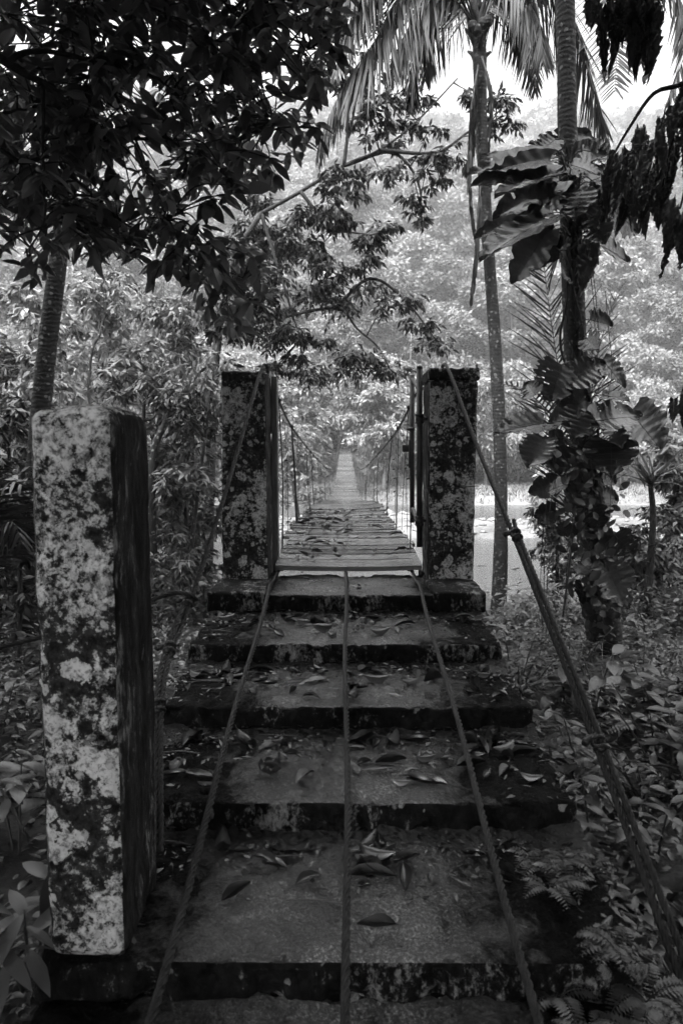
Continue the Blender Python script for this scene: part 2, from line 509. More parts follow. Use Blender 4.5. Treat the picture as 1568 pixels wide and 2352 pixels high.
def lichen_mat(name, amount=0.5, scale=9, base=(0.012, 0.06), bright=0.42, fine=0.5, off=0.0, tall=1.0, patch=False):
    """weathered concrete: black algae, speckled crust and round pale lichen rosettes"""
    m, t, b = newmat(name)
    v = coords(t, (1, 1, tall), 0.10, 7, (off, off, off))
    vf = coords(t, (1, 1, tall), 0.02, 30, (off, 0, off))
    big = noise_(t, 3.0, 4, 0.55, v)
    mid = noise_(t, 22, 8, 0.75, vf)
    fin = noise_(t, 70, 6, 0.75, vf)
    c = ramp_(t, mid, [(0.38, base[0]), (0.62, base[1])])
    # crusty speckle
    x = math_(t, 'ADD', math_(t, 'MULTIPLY', mid, 0.65), math_(t, 'MULTIPLY', fin, 0.35))
    x = math_(t, 'ADD', x, math_(t, 'MULTIPLY', math_(t, 'SUBTRACT', big, 0.5), 0.55))
    lo = 0.58 - 0.11 * fine
    crust = ramp_(t, x, [(lo, 0.0), (lo + 0.035, 0.55), (lo + 0.12, 1.0)])
    c = mixf(t, crust, c, bright * 0.78)
    if patch:       # broad pale sheets of lichen with ragged edges
        so = N(t, 'ShaderNodeSeparateXYZ'); t.links.new(coords(t), so.inputs[0])
        band = ramp_(t, so.outputs[2], [(0.12, 0.0), (0.35, 1.0), (0.72, 1.0), (0.98, 0.25)])
        pn = math_(t, 'ADD', noise_(t, 5.5, 5, 0.62, v), math_(t, 'MULTIPLY', math_(t, 'SUBTRACT', mid, 0.5), 0.3))
        pn = math_(t, 'ADD', pn, math_(t, 'MULTIPLY', band, 0.09))
        pm = ramp_(t, pn, [(0.625, 0.0), (0.64, 1.0)])
        c = mixf(t, pm, c, math_(t, 'MULTIPLY', math_(t, 'MULTIPLY_ADD', fin, 0.7, 0.5), bright * 0.85))
    # rosettes
    for sc, rad_, br in ((scale, 0.33, 1.0), (scale * 2.1, 0.3, 0.75)):
        vo = N(t, 'ShaderNodeTexVoronoi'); vo.inputs['Scale'].default_value = sc
        t.links.new(v, vo.inputs['Vector'])
        rnd = N(t, 'ShaderNodeSeparateColor'); t.links.new(vo.outputs['Color'], rnd.inputs[0])
        size = math_(t, 'MULTIPLY', ramp_(t, rnd.outputs[0], [(1 - amount, 0.0), (min(1.0, 1 - amount + 0.35), 1.0)]), rad_ * 1.25)
        d = math_(t, 'ADD', vo.outputs['Distance'], math_(t, 'ADD', math_(t, 'MULTIPLY', math_(t, 'SUBTRACT', fin, 0.5), 0.35), math_(t, 'MULTIPLY', math_(t, 'SUBTRACT', mid, 0.5), 0.55)))
        e_ = math_(t, 'SUBTRACT', size, d)
        mask = ramp_(t, e_, [(0.0, 0.0), (0.025, 1.0)])
        rim = ramp_(t, e_, [(0.0, 1.0), (0.05, 0.62), (0.12, 0.78)])
        shade = math_(t, 'MULTIPLY', rim, math_(t, 'MULTIPLY_ADD', mid, 0.5, 0.65))
        c = mixf(t, mask, c, math_(t, 'MULTIPLY', shade, bright * br))
    fleck = ramp_(t, noise_(t, 55, 5, 0.7, coords(t, (1, 1, tall), 0.03, 40, (off, 7, off))), [(0.40, 0.35), (0.50, 1.0)])
    c = math_(t, 'MULTIPLY', c, fleck)
    # deep black blotches that overgrow everything
    bl = ramp_(t, noise_(t, 11, 6, 0.7, coords(t, (1, 1, tall), 0.1, 9, (off + 3, 1, 2))), [(0.36, 0.25), (0.46, 1.0)])
    c = math_(t, 'MULTIPLY', c, bl)
    t.links.new(c, b.inputs['Base Color'])
    b.inputs['Roughness'].default_value = 0.85
    b.inputs['Specular IOR Level'].default_value = 0.12
    bump_(t, b, math_(t, 'ADD', mid, math_(t, 'MULTIPLY', fin, 0.6)), 0.9, 0.012)
    return m
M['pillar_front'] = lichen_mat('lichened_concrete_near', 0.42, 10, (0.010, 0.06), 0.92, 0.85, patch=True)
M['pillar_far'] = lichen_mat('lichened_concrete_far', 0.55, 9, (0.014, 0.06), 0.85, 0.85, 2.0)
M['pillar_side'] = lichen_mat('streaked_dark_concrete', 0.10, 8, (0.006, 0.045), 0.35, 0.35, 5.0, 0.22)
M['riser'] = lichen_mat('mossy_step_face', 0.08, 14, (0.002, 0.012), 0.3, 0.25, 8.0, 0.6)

def tread_mat():
    m, t, b = newmat('wet_concrete_tread')
    v = coords(t, warp=0.06, wscale=5)
    n1 = noise_(t, 2.2, 5, 0.6, v)
    n2 = noise_(t, 18, 8, 0.7, v)
    n3 = noise_(t, 90, 4, 0.7, v)
    gt = N(t, 'ShaderNodeNewGeometry')
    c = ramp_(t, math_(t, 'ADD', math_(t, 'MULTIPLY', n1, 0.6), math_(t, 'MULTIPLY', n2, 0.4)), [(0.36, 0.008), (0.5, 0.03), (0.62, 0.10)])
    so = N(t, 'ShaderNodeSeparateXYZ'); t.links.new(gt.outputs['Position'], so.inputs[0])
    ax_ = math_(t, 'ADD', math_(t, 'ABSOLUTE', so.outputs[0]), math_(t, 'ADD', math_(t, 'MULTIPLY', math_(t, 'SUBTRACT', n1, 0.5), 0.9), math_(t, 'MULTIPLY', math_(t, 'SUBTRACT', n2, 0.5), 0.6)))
    worn_sheen = ramp_(t, ax_, [(0.36, 1.0), (0.58, 0.10)])      # trodden bare between the outer ropes, algae outside; wet sheen painted into centre
    c = math_(t, 'MULTIPLY', c, math_(t, 'MULTIPLY', worn_sheen, ramp_(t, n3, [(0.38, 0.25), (0.52, 1.0), (0.66, 4.5)])))
    t.links.new(c, b.inputs['Base Color'])
    r = mixf(t, worn_sheen, 0.7, ramp_(t, n1, [(0.35, 0.26), (0.65, 0.48)]))
    t.links.new(r, b.inputs['Roughness'])
    t.links.new(math_(t, 'MULTIPLY', worn_sheen, 0.8), b.inputs['Specular IOR Level'])
    t.links.new(math_(t, 'MULTIPLY', math_(t, 'SUBTRACT', worn_sheen, 0.2), 1.2, None, True), b.inputs['Coat Weight'])
    b.inputs['Coat Roughness'].default_value = 0.13
    n4 = noise_(t, 230, 3, 0.8, v)
    h = math_(t, 'ADD', math_(t, 'MULTIPLY', n2, 1.3), math_(t, 'ADD', math_(t, 'MULTIPLY', n3, 0.6), math_(t, 'MULTIPLY', n4, 0.15)))
    bump_(t, b, h, 1.0, 0.03)
    t.links.new(b.inputs['Normal'].links[0].from_socket, b.inputs['Coat Normal'])
    return m
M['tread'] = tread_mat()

def simple(name, lo, hi, scale, rough, spec=0.5, metal=0.0, bump=0.4, dist=0.004, stretch=(1, 1, 1)):
    m, t, b = newmat(name)
    v = coords(t, stretch, 0.03, 6)
    n1 = noise_(t, scale, 6, 0.65, v)
    n2 = noise_(t, scale * 6, 5, 0.65, v)
    c = ramp_(t, math_(t, 'ADD', math_(t, 'MULTIPLY', n1, 0.6), math_(t, 'MULTIPLY', n2, 0.4)), [(0.36, lo), (0.64, hi)])
    t.links.new(c, b.inputs['Base Color'])
    b.inputs['Roughness'].default_value = rough
    b.inputs['Specular IOR Level'].default_value = spec
    b.inputs['Metallic'].default_value = metal
    bump_(t, b, n2, bump, dist)
    return m
M['cable'] = simple('rusty_wire_rope', 0.006, 0.03, 25, 0.6, 0.25, 0.0, 0.4)
M['rust'] = simple('rusty_steel', 0.008, 0.035, 20, 0.5, 0.5, 0.3)
M['plank'] = simple('wet_weathered_plank', 0.05, 0.24, 6, 0.24, 0.6, 0, 0.6, 0.004, (0.5, 6, 6))
t = M['plank'].node_tree; b = t.nodes['Principled BSDF']
at = N(t, 'ShaderNodeAttribute', attribute_name='tone')
src = b.inputs['Base Color'].links[0].from_socket
t.links.new(math_(t, 'MULTIPLY', src, math_(t, 'MULTIPLY_ADD', at.outputs['Fac'], 0.95, 0.12)), b.inputs['Base Color'])
M['post_wood'] = simple('dark_post_wood', 0.05, 0.18, 8, 0.6, 0.4, 0, 0.6, 0.006, (8, 8, 0.6))
M['soil'] = simple('leafy_soil', 0.012, 0.05, 5, 0.75, 0.3, 0, 1.0, 0.04)
M['stone'] = simple('river_stone', 0.10, 0.35, 2, 0.6, 0.3, 0, 0.5, 0.02)
M['twig'] = simple('wet_twig', 0.02, 0.07, 20, 0.5)

def ground_mat():
    m, t, b = newmat('bank_and_hill_ground')
    gm = N(t, 'ShaderNodeNewGeometry')
    s_ = N(t, 'ShaderNodeSeparateXYZ'); t.links.new(gm.outputs['Position'], s_.inputs[0])
    v = gm.outputs['Position']
    n1 = noise_(t, 3, 8, 0.7, v); n2 = noise_(t, 25, 6, 0.7, v); n3 = noise_(t, 0.25, 5, 0.6, v)
    soil = ramp_(t, n2, [(0.35, 0.005), (0.65, 0.03)])
    gravel = ramp_(t, math_(t, 'ADD', math_(t, 'MULTIPLY', n1, 0.5), math_(t, 'MULTIPLY', n3, 0.5)), [(0.38, 0.07), (0.62, 0.26)])
    hill = ramp_(t, n3, [(0.4, 0.02), (0.6, 0.05)])
    # soil on the near bank, pale gravel in the river bed, green cover beyond
    f1 = ramp_(t, math_(t, 'ADD', math_(t, 'DIVIDE', s_.outputs[1], 40), math_(t, 'MULTIPLY', math_(t, 'SUBTRACT', n1, 0.5), 0.08)), [(0.27, 0), (0.33, 1)])
    f2 = ramp_(t, math_(t, 'DIVIDE', s_.outputs[1], 200), [(0.44, 0), (0.5, 1)])
    c = mixf(t, f2, mixf(t, f1, soil, gravel), hill)
    t.links.new(c, b.inputs['Base Color'])
    b.inputs['Roughness'].default_value = 0.7
    b.inputs['Specular IOR Level'].default_value = 0.3
    bump_(t, b, math_(t, 'ADD', n1, n2), 0.8, 0.04)
    return m
M['ground'] = ground_mat()

def water_mat():
    m, t, b = newmat('pale_river_water')
    b.inputs['Base Color'].default_value = g(0.09)
    b.inputs['Roughness'].default_value = 0.15
    v = coords(t, (1, 2.2, 1))
    n1 = noise_(t, 2.5, 6, 0.6, v); n2 = noise_(t, 12, 3, 0.6, v)
    bump_(t, b, math_(t, 'ADD', n1, math_(t, 'MULTIPLY', n2, 0.3)), 0.35, 0.05)
    return m
M['water'] = water_mat()

# ------------------------------------------------------------------ terrain, river
def sm(a, b_, x):
    t_ = min(1, max(0, (x - a) / (b_ - a)))
    return t_ * t_ * (3 - 2 * t_)
def lerp_pts(x, pts):
    for (x0, y0), (x1, y1) in zip(pts, pts[1:]):
        if x <= x1:
            t_ = max(0, (x - x0) / (x1 - x0)); t_ = t_ * t_ * (3 - 2 * t_)
            return y0 + (y1 - y0) * t_
    return pts[-1][1]
NEAR = [(-60, 6), (-8, -1.2), (-1, -1.9), (1.5, -1.86), (4.5, -1.8), (7.5, -2.0), (11, -2.7), (16, -4.75), (30, -5.0)]
def hterr(x, y):
    """ground height relative to the eye"""
    n_ = noise.noise(Vector((x * 0.35, y * 0.35, 3)))
    if y < 36:
        z = lerp_pts(y, NEAR)
        am = 0.1 if y < 10 else 0.3
        if abs(x) < 1.4 and y < 6: am = 0.03
        z += n_ * am
        z += 0.35 * sm(3.0, 8.0, abs(x)) * (1 - sm(8, 13, y)) * (1 if x > 0 else 1.6)
        z += 2.2 * sm(6, 26, -x) * (1 - sm(14, 30, y)) * sm(6, 12, y)      # bank climbs on the left
        return z
    z = -5.0 + 0.0 * n_
    bar = math.exp(-((y - 42 - 4 * noise.noise(Vector((x * .1, 1, 8)))) / 8.0) ** 2) * (1.0 + 0.5 * noise.noise(Vector((x * 0.12, 7, 1))) - .25 * sm(3, 9, -x)) + 0.22 * noise.noise(Vector((x * .3, y * .2, 4)))
    z += bar
    cen = math.exp(-(x / 7.0) ** 2)
    left = sm(-2, -10, x) if x < 0 else 0
    edge = 62 + 3 * noise.noise(Vector((x * 0.08, 2, 2)))
    bank = sm(edge - 5, edge + 2, y) * 1.15
    z += bank
    z += cen * 3.9 * sm(64, 76, y)
    z += left * 1.2 * sm(60, 76, y)
    yy = y - 92 - 8 * noise.noise(Vector((x * 0.02, 4, 0)))
    if yy > 0:
        sl_ = 0.56 + 0.05 * sm(0, -180, x) + 0.0006 * 0
        hh = sl_ * yy * sm(-10, 60, yy)
        hh = min(hh, 232 + 26 * noise.noise(Vector((x * 0.006, 9, 0))) - 0.10 * max(0, x)) if hh > 150 else hh
        hh += 14 * noise.noise(Vector((x * 0.016, y * 0.012, 5))) * sm(10, 90, yy)
        z += hh
    return z
def hz(x, y): return hterr(x, y) + ZC

def terrain():
    xs = np.concatenate([np.linspace(-700, -40, 50), np.linspace(-38, -8, 40), np.linspace(-7.6, 7.6, 90), np.linspace(8, 38, 40), np.linspace(40, 700, 50)])
    ys = np.concatenate([np.linspace(-60, -6, 20), np.linspace(-5.5, 16, 130), np.linspace(16.5, 90, 90), np.linspace(92, 560, 90), np.linspace(570, 1200, 14)])
    V = np.array([[(x, y, hz(x, y)) for y in ys] for x in xs])
    nx, ny = len(xs), len(ys)
    i = np.arange(nx - 1)[:, None]; j = np.arange(ny - 1)[None, :]
    Q = np.stack([i * ny + j, (i + 1) * ny + j, (i + 1) * ny + j + 1, i * ny + j + 1], -1).reshape(-1, 4)
    mb = MB(); mb.add(V.reshape(-1, 3), Q)
    o = mb.build('ground', M['ground'])
    tag(o, kind='structure')
terrain()
mb = MB()
wz = ZC - 4.42
mb.add([(-700, 11, wz), (700, 11, wz), (700, 76, wz), (-700, 76, wz)], [[0, 1, 2, 3]])
tag(mb.build('river_water', M['water']), kind='structure')

# ------------------------------------------------------------------ steps
RISE = 0.135; HALF = 0.92
FRONT = [1.24, 1.908, 2.591, 3.271, 3.907, 4.621]          # front edges, lowest first
TOPZ = [ZC - 1.637, ZC - 1.50, ZC - 1.368, ZC - 1.233, ZC - 1.097, ZC - 0.953]
stairs = empty('staircase', (0, 3.4, ZC - 1.8))
tag(stairs, 'wet mossy concrete staircase strewn with leaves climbing to the bridge', 'staircase')
for i in range(6):
    back = FRONT[i + 1] + 0.06 if i < 5 else 5.42
    mb = MB()
    x0, x1 = -HALF - random.uniform(0, .02), HALF + random.uniform(-.01, .02)
    zl = TOPZ[i] - (0.142 if i else 0.4)
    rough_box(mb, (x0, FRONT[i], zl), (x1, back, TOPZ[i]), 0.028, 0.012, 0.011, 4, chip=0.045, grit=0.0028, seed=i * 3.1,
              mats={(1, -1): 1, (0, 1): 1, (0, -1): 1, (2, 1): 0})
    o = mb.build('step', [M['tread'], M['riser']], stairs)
    weld(o)
    if i == 5: o['label'] = 'top step, paler and drier than the others'
# concrete core under the slabs
mb = MB()
for i in range(1, 6):
    back = (FRONT[i + 1] + 0.05) if i < 5 else 5.38
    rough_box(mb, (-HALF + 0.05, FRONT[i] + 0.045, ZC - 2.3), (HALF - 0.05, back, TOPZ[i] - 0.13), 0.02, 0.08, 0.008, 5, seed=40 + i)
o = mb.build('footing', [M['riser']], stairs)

# ------------------------------------------------------------------ pillars
def pillar(name, label, lo, hi, r, mats, taper=0, dome=0, cap=None, seed=0, mm=None, res=0.03, plinth=None, amp=0.006):
    t_ = empty(name, ((lo[0] + hi[0]) / 2, (lo[1] + hi[1]) / 2, lo[2]))
    tag(t_, label, 'pillar')
    mb = MB(); rough_box(mb, lo, hi, r, res, amp, 5, taper, dome, 0.01, mats=mm, seed=seed)
    o = mb.build('shaft', mats, t_); weld(o)
    if cap:
        mb = MB(); rough_box(mb, cap[0], cap[1], 0.02, 0.03, 0.005, 6, chip=0.012, mats=mm, seed=seed + 2)
        o = mb.build('cap', mats, t_); weld(o)
    if plinth:
        mb = MB(); rough_box(mb, plinth[0], plinth[1], 0.02, 0.03, 0.006, 6, chip=0.012, seed=seed + 4)
        o = mb.build('plinth', [M['riser']], t_); weld(o)
    return t_
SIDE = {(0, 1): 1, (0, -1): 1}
NY = 1.93
nx0, nx1 = P(67, 1150, NY).x, P(264, 1150, NY).x
nyb = NY
while P(349, 1150, nyb).x > nx1: nyb += .005
near_top = P(250, 938, NY).z
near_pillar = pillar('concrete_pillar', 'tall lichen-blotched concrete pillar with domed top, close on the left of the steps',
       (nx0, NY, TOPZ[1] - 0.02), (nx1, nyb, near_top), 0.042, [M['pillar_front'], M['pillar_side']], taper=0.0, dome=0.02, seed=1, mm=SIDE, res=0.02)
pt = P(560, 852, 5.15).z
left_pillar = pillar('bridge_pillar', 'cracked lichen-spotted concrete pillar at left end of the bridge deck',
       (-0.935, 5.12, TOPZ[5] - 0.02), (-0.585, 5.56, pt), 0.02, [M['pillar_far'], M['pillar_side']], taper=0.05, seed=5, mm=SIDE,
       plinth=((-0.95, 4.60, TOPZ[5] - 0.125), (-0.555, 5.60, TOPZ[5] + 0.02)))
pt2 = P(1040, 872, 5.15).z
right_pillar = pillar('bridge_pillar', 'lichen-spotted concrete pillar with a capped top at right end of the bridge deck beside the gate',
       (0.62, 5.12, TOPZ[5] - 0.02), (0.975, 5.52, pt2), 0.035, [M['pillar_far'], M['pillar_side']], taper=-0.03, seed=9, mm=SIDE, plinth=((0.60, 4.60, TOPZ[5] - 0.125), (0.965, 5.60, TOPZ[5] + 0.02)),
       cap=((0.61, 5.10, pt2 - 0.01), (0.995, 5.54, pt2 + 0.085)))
# reinforcing stubs on both pillars, fixings on the right one
mb = MB()
for sx in (1025, 1094):
    a = P(sx, 846, 5.2); tube(mb, [a - Vector((0, 0, .05)), a + Vector((0, 0, .03))], 0.008, 8)
mb.build('iron_stub', M['rust'], right_pillar)
mb = MB()
c = P(1034, 945, 5.1)
ring = [c + Vector((0.028 * math.cos(a), -0.01 - 0.012 * math.sin(a), 0.028 * math.sin(a))) for a in np.linspace(0, 2 * math.pi, 17)]
tube(mb, ring, 0.008, 6)
mb.build('eye_bolt', M['rust'], right_pillar)
mb = MB()
a, b_ = P(978, 1120, 5.12), P(1093, 1116, 5.12)
tube(mb, [a + Vector((0, -.012, 0)), (a + b_) / 2 + Vector((0, -.013, -.008)), b_ + Vector((0.012, -.012, 0))], 0.0035, 6, step=0.03)
mb.build('wire_band', M['rust'], right_pillar)
# wood post on the inner side of the left pillar
mb = MB()
rough_box(mb, (-0.592, 5.50, TOPZ[5]), (-0.545, 5.60, pt + 0.0), 0.006, 0.06, 0.004, 9, seed=3)
o = mb.build('wooden_post', [M['post_wood']], left_pillar); weld(o)

# ------------------------------------------------------------------ suspension bridge
DK = [(5.3, -.862), (6.2, -.80), (9, -.81), (12.5, -.885), (15.5, -1.06), (20, -1.32), (26, -1.48), (33, -1.45), (41, -1.15), (50, -.55), (60, .05), (70, .45), (77, .68)]
def spline(xs, pts):
    px = np.array([p[0] for p in pts]); py = np.array([p[1] for p in pts])
    m_ = np.gradient(py, px)
    xs = np.atleast_1d(xs); i = np.clip(np.searchsorted(px, xs) - 1, 0, len(px) - 2)
    h = px[i + 1] - px[i]; t_ = (xs - px[i]) / h
    return ((1 + 2 * t_) * (1 - t_) ** 2) * py[i] + t_ * (1 - t_) ** 2 * h * m_[i] + t_ ** 2 * (3 - 2 * t_) * py[i + 1] + t_ ** 2 * (t_ - 1) * h * m_[i + 1]
def deckz(y): return float(spline(y, DK)[0]) + ZC
RL = [(5.45, .60), (7, .38), (9.5, .19), (13, 0.0), (18, -.25), (25, -.52), (32, -.6), (41, -.35), (50, .2), (60, .9), (70, 1.6), (77, 2.2)]
def railz(y): return float(spline(y, RL)[0]) + ZC
def half_w(y): return 0.56 if y < 13 else 0.56 - 0.03 * sm(13, 20, y)
bridge = empty('suspension_bridge', (0, 5.3, ZC - 0.9))
tag(bridge, 'narrow plank suspension bridge with thin wire hangers running away across the river', 'bridge')
mb = MB()
y = 5.30
k = 0
while y < 77:
    wd = random.uniform(0.13, 0.2) if k else 0.24
    if y > 20: wd = random.uniform(0.16, 0.24)
    gap = random.uniform(0.008, 0.05) if random.random() > 0.07 else random.uniform(0.07, 0.12)
    if k == 0: gap = 0.015
    if y > 20: gap = random.uniform(.05, .12)
    hw = half_w(y)
    l_, r_ = -hw + random.uniform(-.07, .05), hw + random.uniform(-.05, .07)
    if k < 4: l_, r_ = -0.55, 0.60
    tilt = random.uniform(-1, 1) * (0.012 if k > 2 else 0); yawp = random.uniform(-1, 1) * (0.035 if k > 2 else 0)
    if 10.5 < y < 15: yawp += 0.05; tilt += 0.02
    th = 0.036 if k == 0 else 0.028
    zz = deckz(y + wd / 2); s_ = (deckz(y + wd) - deckz(y)) / wd
    nseg = 5 if y < 12 else 2
    xs = np.linspace(l_, r_, nseg + 1)
    V = []
    for x in xs:
        sag = -0.012 * (1 - (x / hw) ** 2)
        for (dy, dz) in ((0, 0), (wd, wd * s_), (wd, wd * s_ - th), (0, -th)):
            V.append((x, y + dy + yawp * x, zz - wd / 2 * s_ + dz + tilt * x * 2 + sag + random.uniform(-.002, .002)))
    Q = []
    for a in range(nseg):
        for c in range(4):
            c2 = (c + 1) % 4
            Q.append([a * 4 + c, a * 4 + c2, a * 4 + 4 + c2, a * 4 + 4 + c])
    Q.append([3, 2, 1, 0]); e0 = nseg * 4; Q.append([e0, e0 + 1, e0 + 2, e0 + 3])
    Q = [q[::-1] for q in Q]
    mb.add(V, Q, tone=random.uniform(.15, 1))
    y += wd + gap; k += 1
o = mb.build('deck', M['plank'], bridge, smooth=False)
# edge battens and cross cleats that stiffen the deck
mb = MB()
for sx in (-0.50, 0.50):
    ys = np.arange(5.35, 77, 0.4)
    tube(mb, [(sx * half_w(q) / .56, q, deckz(q) - 0.05) for q in ys], 0.012, 8)
    tube(mb, [(sx * 0.06, q, deckz(q) - 0.05) for q in ys], 0.011, 8)
mb.build('deck_cable', M['cable'], bridge)
for sx in (-1, 1):
    mb = MB()
    ys = np.concatenate([np.arange(5.45, 20, 0.25), np.arange(20, 77.5, 0.8)])
    tube(mb, [(sx * (0.60 if q > 6 else 0.60 + 0.12 * (6 - q) / .6), q, railz(q)) for q in ys], 0.011, 8)
    mb.build('rail_cable', M['cable'], bridge)
yy_ = 6.2
hang = []
while yy_ < 75:
    hang.append(yy_); yy_ += 1.45 if yy_ < 20 else 1.9
first = True
for q in hang:
    for sx in (-1, 1):
        if q > 9 and random.random() < .2: continue
        mb = MB()
        y0 = q + random.uniform(-.4, .4); y1 = q + random.uniform(-.35, .35)
        top = (sx * 0.60, y0, railz(y0)); bot = (sx * (half_w(y1) - 0.0), y1, deckz(y1) - 0.06)
        midp = ((top[0] + bot[0]) / 2 + random.uniform(-.02, .02), (y0 + y1) / 2 + random.uniform(-.03, .03), (top[2] + bot[2]) / 2)
        rr = (0.0065 if q < 12 else 0.005) if not (sx < 0 and 7.4 < q < 8) else 0.012
        tube(mb, [top, midp, bot], rr, 6, step=0.15)
        tube(mb, [(top[0], y0 - .04, top[2] + .004), (top[0], y0 + .04, top[2] + .004)], 0.022, 6)
        if q < 22:   # thin slack wires and knots
            for kk in range(2):
                a = Vector((sx * 0.60, q + 0.7 + random.uniform(-.4, .4), 0)); a.z = railz(a.y)
                c = Vector((sx * half_w(q), q + 0.2 + random.uniform(-.5, .5), 0)); c.z = deckz(c.y) - 0.04
                mdl = (a + c) / 2 + Vector((random.uniform(-.03, .03), random.uniform(-.08, .08), 0))
                tube(mb, [a, mdl, c], 0.0028, 5, step=0.1)
                for _ in range(2):
                    pk = a.lerp(c, random.uniform(.2, .9)); tube(mb, [pk - Vector((0.012, 0, 0)), pk + Vector((.012, 0, .01))], 0.008, 5)
        mb.build('hanger', M['rust'], bridge)
mb = MB()   # portal posts where the bridge lands on the far bank
for sx in (-.62, .62):
    z0 = hz(sx, 76.5)
    for _ in (0,):
        rough_box(mb, (sx - .16, 76.2, min(z0, deckz(76)) - .5), (sx + .16, 76.6, ZC + 2.1), 0.03, 0.3, 0.01)
mb.build('far_portal', M['bark_light'], bridge)

# ------------------------------------------------------------------ wire ropes
def clamp(mb, p, d, r):
    d = Vector(d).normalized(); u = d.cross(Vector((1, 0, 0))).normalized(); s_ = d.cross(u)
    for kk in (-1, 1):
        cc = p + d * kk * r * 1.2
        tube(mb, [cc + (u * math.cos(a) + s_ * math.sin(a)) * r * 1.5 for a in np.linspace(0, 2 * math.pi, 13)], r * 0.45, 6)
    tube(mb, [p + s_ * r * 0.6 - d * r * 1.9, p + s_ * r * 2.5 - d * r * 1.2, p + s_ * r * 3.6 + u * r * .6], r * 0.9, 7, step=r)
    tube(mb, [p - d * r * 2.2 + u * r, p + s_ * r * 1.4, p + d * r * 2.2 + u * r], r * 0.7, 7, step=r)
def rope(name, label, pts, r, extra=(), clamps=(), group=None):
    t_ = empty(name, pts[0]); tag(t_, label, 'cable', group)
    mb = MB(); tube(mb, pts, r, 24, step=0.007, lobes=5, pitch=r * 11, depth=0.5)
    mb.build('strand', M['cable'], t_)
    for e2 in extra:
        mb = MB(); tube(mb, e2, r * 0.92, 24, step=0.007, lobes=5, pitch=r * 11, depth=0.5)
        mb.build('strand', M['cable'], t_)
    for (p_, d_) in clamps:
        mb = MB(); clamp(mb, p_, d_, r * 1.15); mb.build('clamp', M['rust'], t_)
    return t_
G = 'wire ropes lying down the steps'
def nose(y): return ZC - 0.953 - (4.621 - y) * 0.2016
for X, lab in ((-0.525, 'thick twisted wire rope lying down the steps from the left side of the deck'),
               (0.005, 'thick twisted wire rope lying straight down the middle of the steps'),
               (0.522, 'thick twisted wire rope lying down the steps from the right side of the deck')):
    pts = []
    for q in [5.5, 5.3, 5.0, 4.72, 4.35, 4.02, 3.7, 3.38, 3.05, 2.72, 2.4, 2.05, 1.7, 1.4, 1.1]:
        dx = 0.006 * math.sin(q * 3 + X * 9)
        lift = 0.020 if q < 4.8 else 0.02
        zz = nose(q) + lift if q < 4.8 else ZC - 0.94 + (q - 4.7) * 0.03
        pts.append(Vector((X + dx, q, zz)))
    rope('wire_rope', lab, pts, 0.0145, group=G)
# right backstay: single above the first clamp, doubled below
a = P(1028, 846, 5.12); c1 = P(1180, 1232, 3.75); c2 = P(1368, 1712, 2.72); e_ = P(1580, 2300, 2.02)
d12 = (c2 - c1).normalized()
off = Vector((0.024, 0, 0.012))
rope('backstay_cable', 'heavy twisted stay cable slanting from the right bridge pillar to the ground', [a + Vector((-.02, .25, .02)), a, (a + c1) / 2 + Vector((0, 0, -.02)), c1, (c1 + c2) / 2, c2, e_, e_ + (e_ - c2) * 0.4], 0.015,
     extra=[[c1 - d12 * 0.12 + off * 1.2, c1 + off * .95, (c1 + c2) / 2 + off, c2 + off * 1.05, e_ + off * 1.3, e_ + (e_ - c2) * .4 + off]],
     clamps=[(c1 + off * .5, c2 - c1), (c2 + off * .5, e_ - c2)])
a = P(600, 852, 5.12); c1 = P(437, 1385, 3.55); c2 = P(395, 1492, 3.2); c3 = P(371, 1625, 2.85); e_ = P(368, 1960, 2.36); e2 = P(330, 2130, 2.08)
off = Vector((-0.022, 0, 0.008))
rope('backstay_cable', 'heavy twisted stay cable slanting from the left bridge pillar down behind the near pillar', [a + Vector((.02, .25, .02)), a, (a + c1) / 2 + Vector((0, 0, -.03)), c1, c2, c3, e_], 0.0145,
     extra=[[c1 + off, c2 + off * 1.1, c3 + off, e_ + off * 1.0]],
     clamps=[(c1 + off * .5, c2 - c1), (c2 + off * .5, c3 - c2), (c3 + off * .5, e_ - c3)])
rope('tie_cable', 'short cable looping sideways from the left stay to behind the near pillar', [P(452, 1380, 3.5), P(436, 1366, 3.46), P(400, 1362, 3.45), P(350, 1378, 3.4), P(250, 1420, 3.3), P(100, 1462, 3.2), P(-60, 1500, 3.1)], 0.0125)

# ------------------------------------------------------------------ gate
gate = empty('steel_gate', P(963, 1258, 5.22)); tag(gate, 'rusty pipe gate swung open beside the right bridge pillar', 'gate')
def pipe(name, pts, r, step=None):
    mb = MB(); tube(mb, pts, r, 14, step=step); return mb.build(name, M['rust'], gate)
g0, g1 = P(963, 1256, 5.22), P(963, 845, 5.22)
pipe('post', [g0, g1], 0.023)
mb = MB(); tube(mb, [g1 - Vector((0, 0, .004)), g1 + Vector((0, 0, .012)), g1 + Vector((0, 0, .02))], [0.024, 0.02, 0.006], 14); mb.build('post_cap', M['rust'], gate)
h0, h1 = P(946, 1200, 5.9), P(946, 862, 5.9)
pipe('frame', [h0, h1], 0.021)
pipe('rail', [P(965, 900, 5.22) + Vector((0, .02, 0)), P(946, 870, 5.9)], 0.014)
pipe('rail', [P(965, 1225, 5.22) + Vector((0, .02, 0)), P(948, 1170, 5.55), h0 + Vector((0, 0, .05))], 0.016, 0.05)
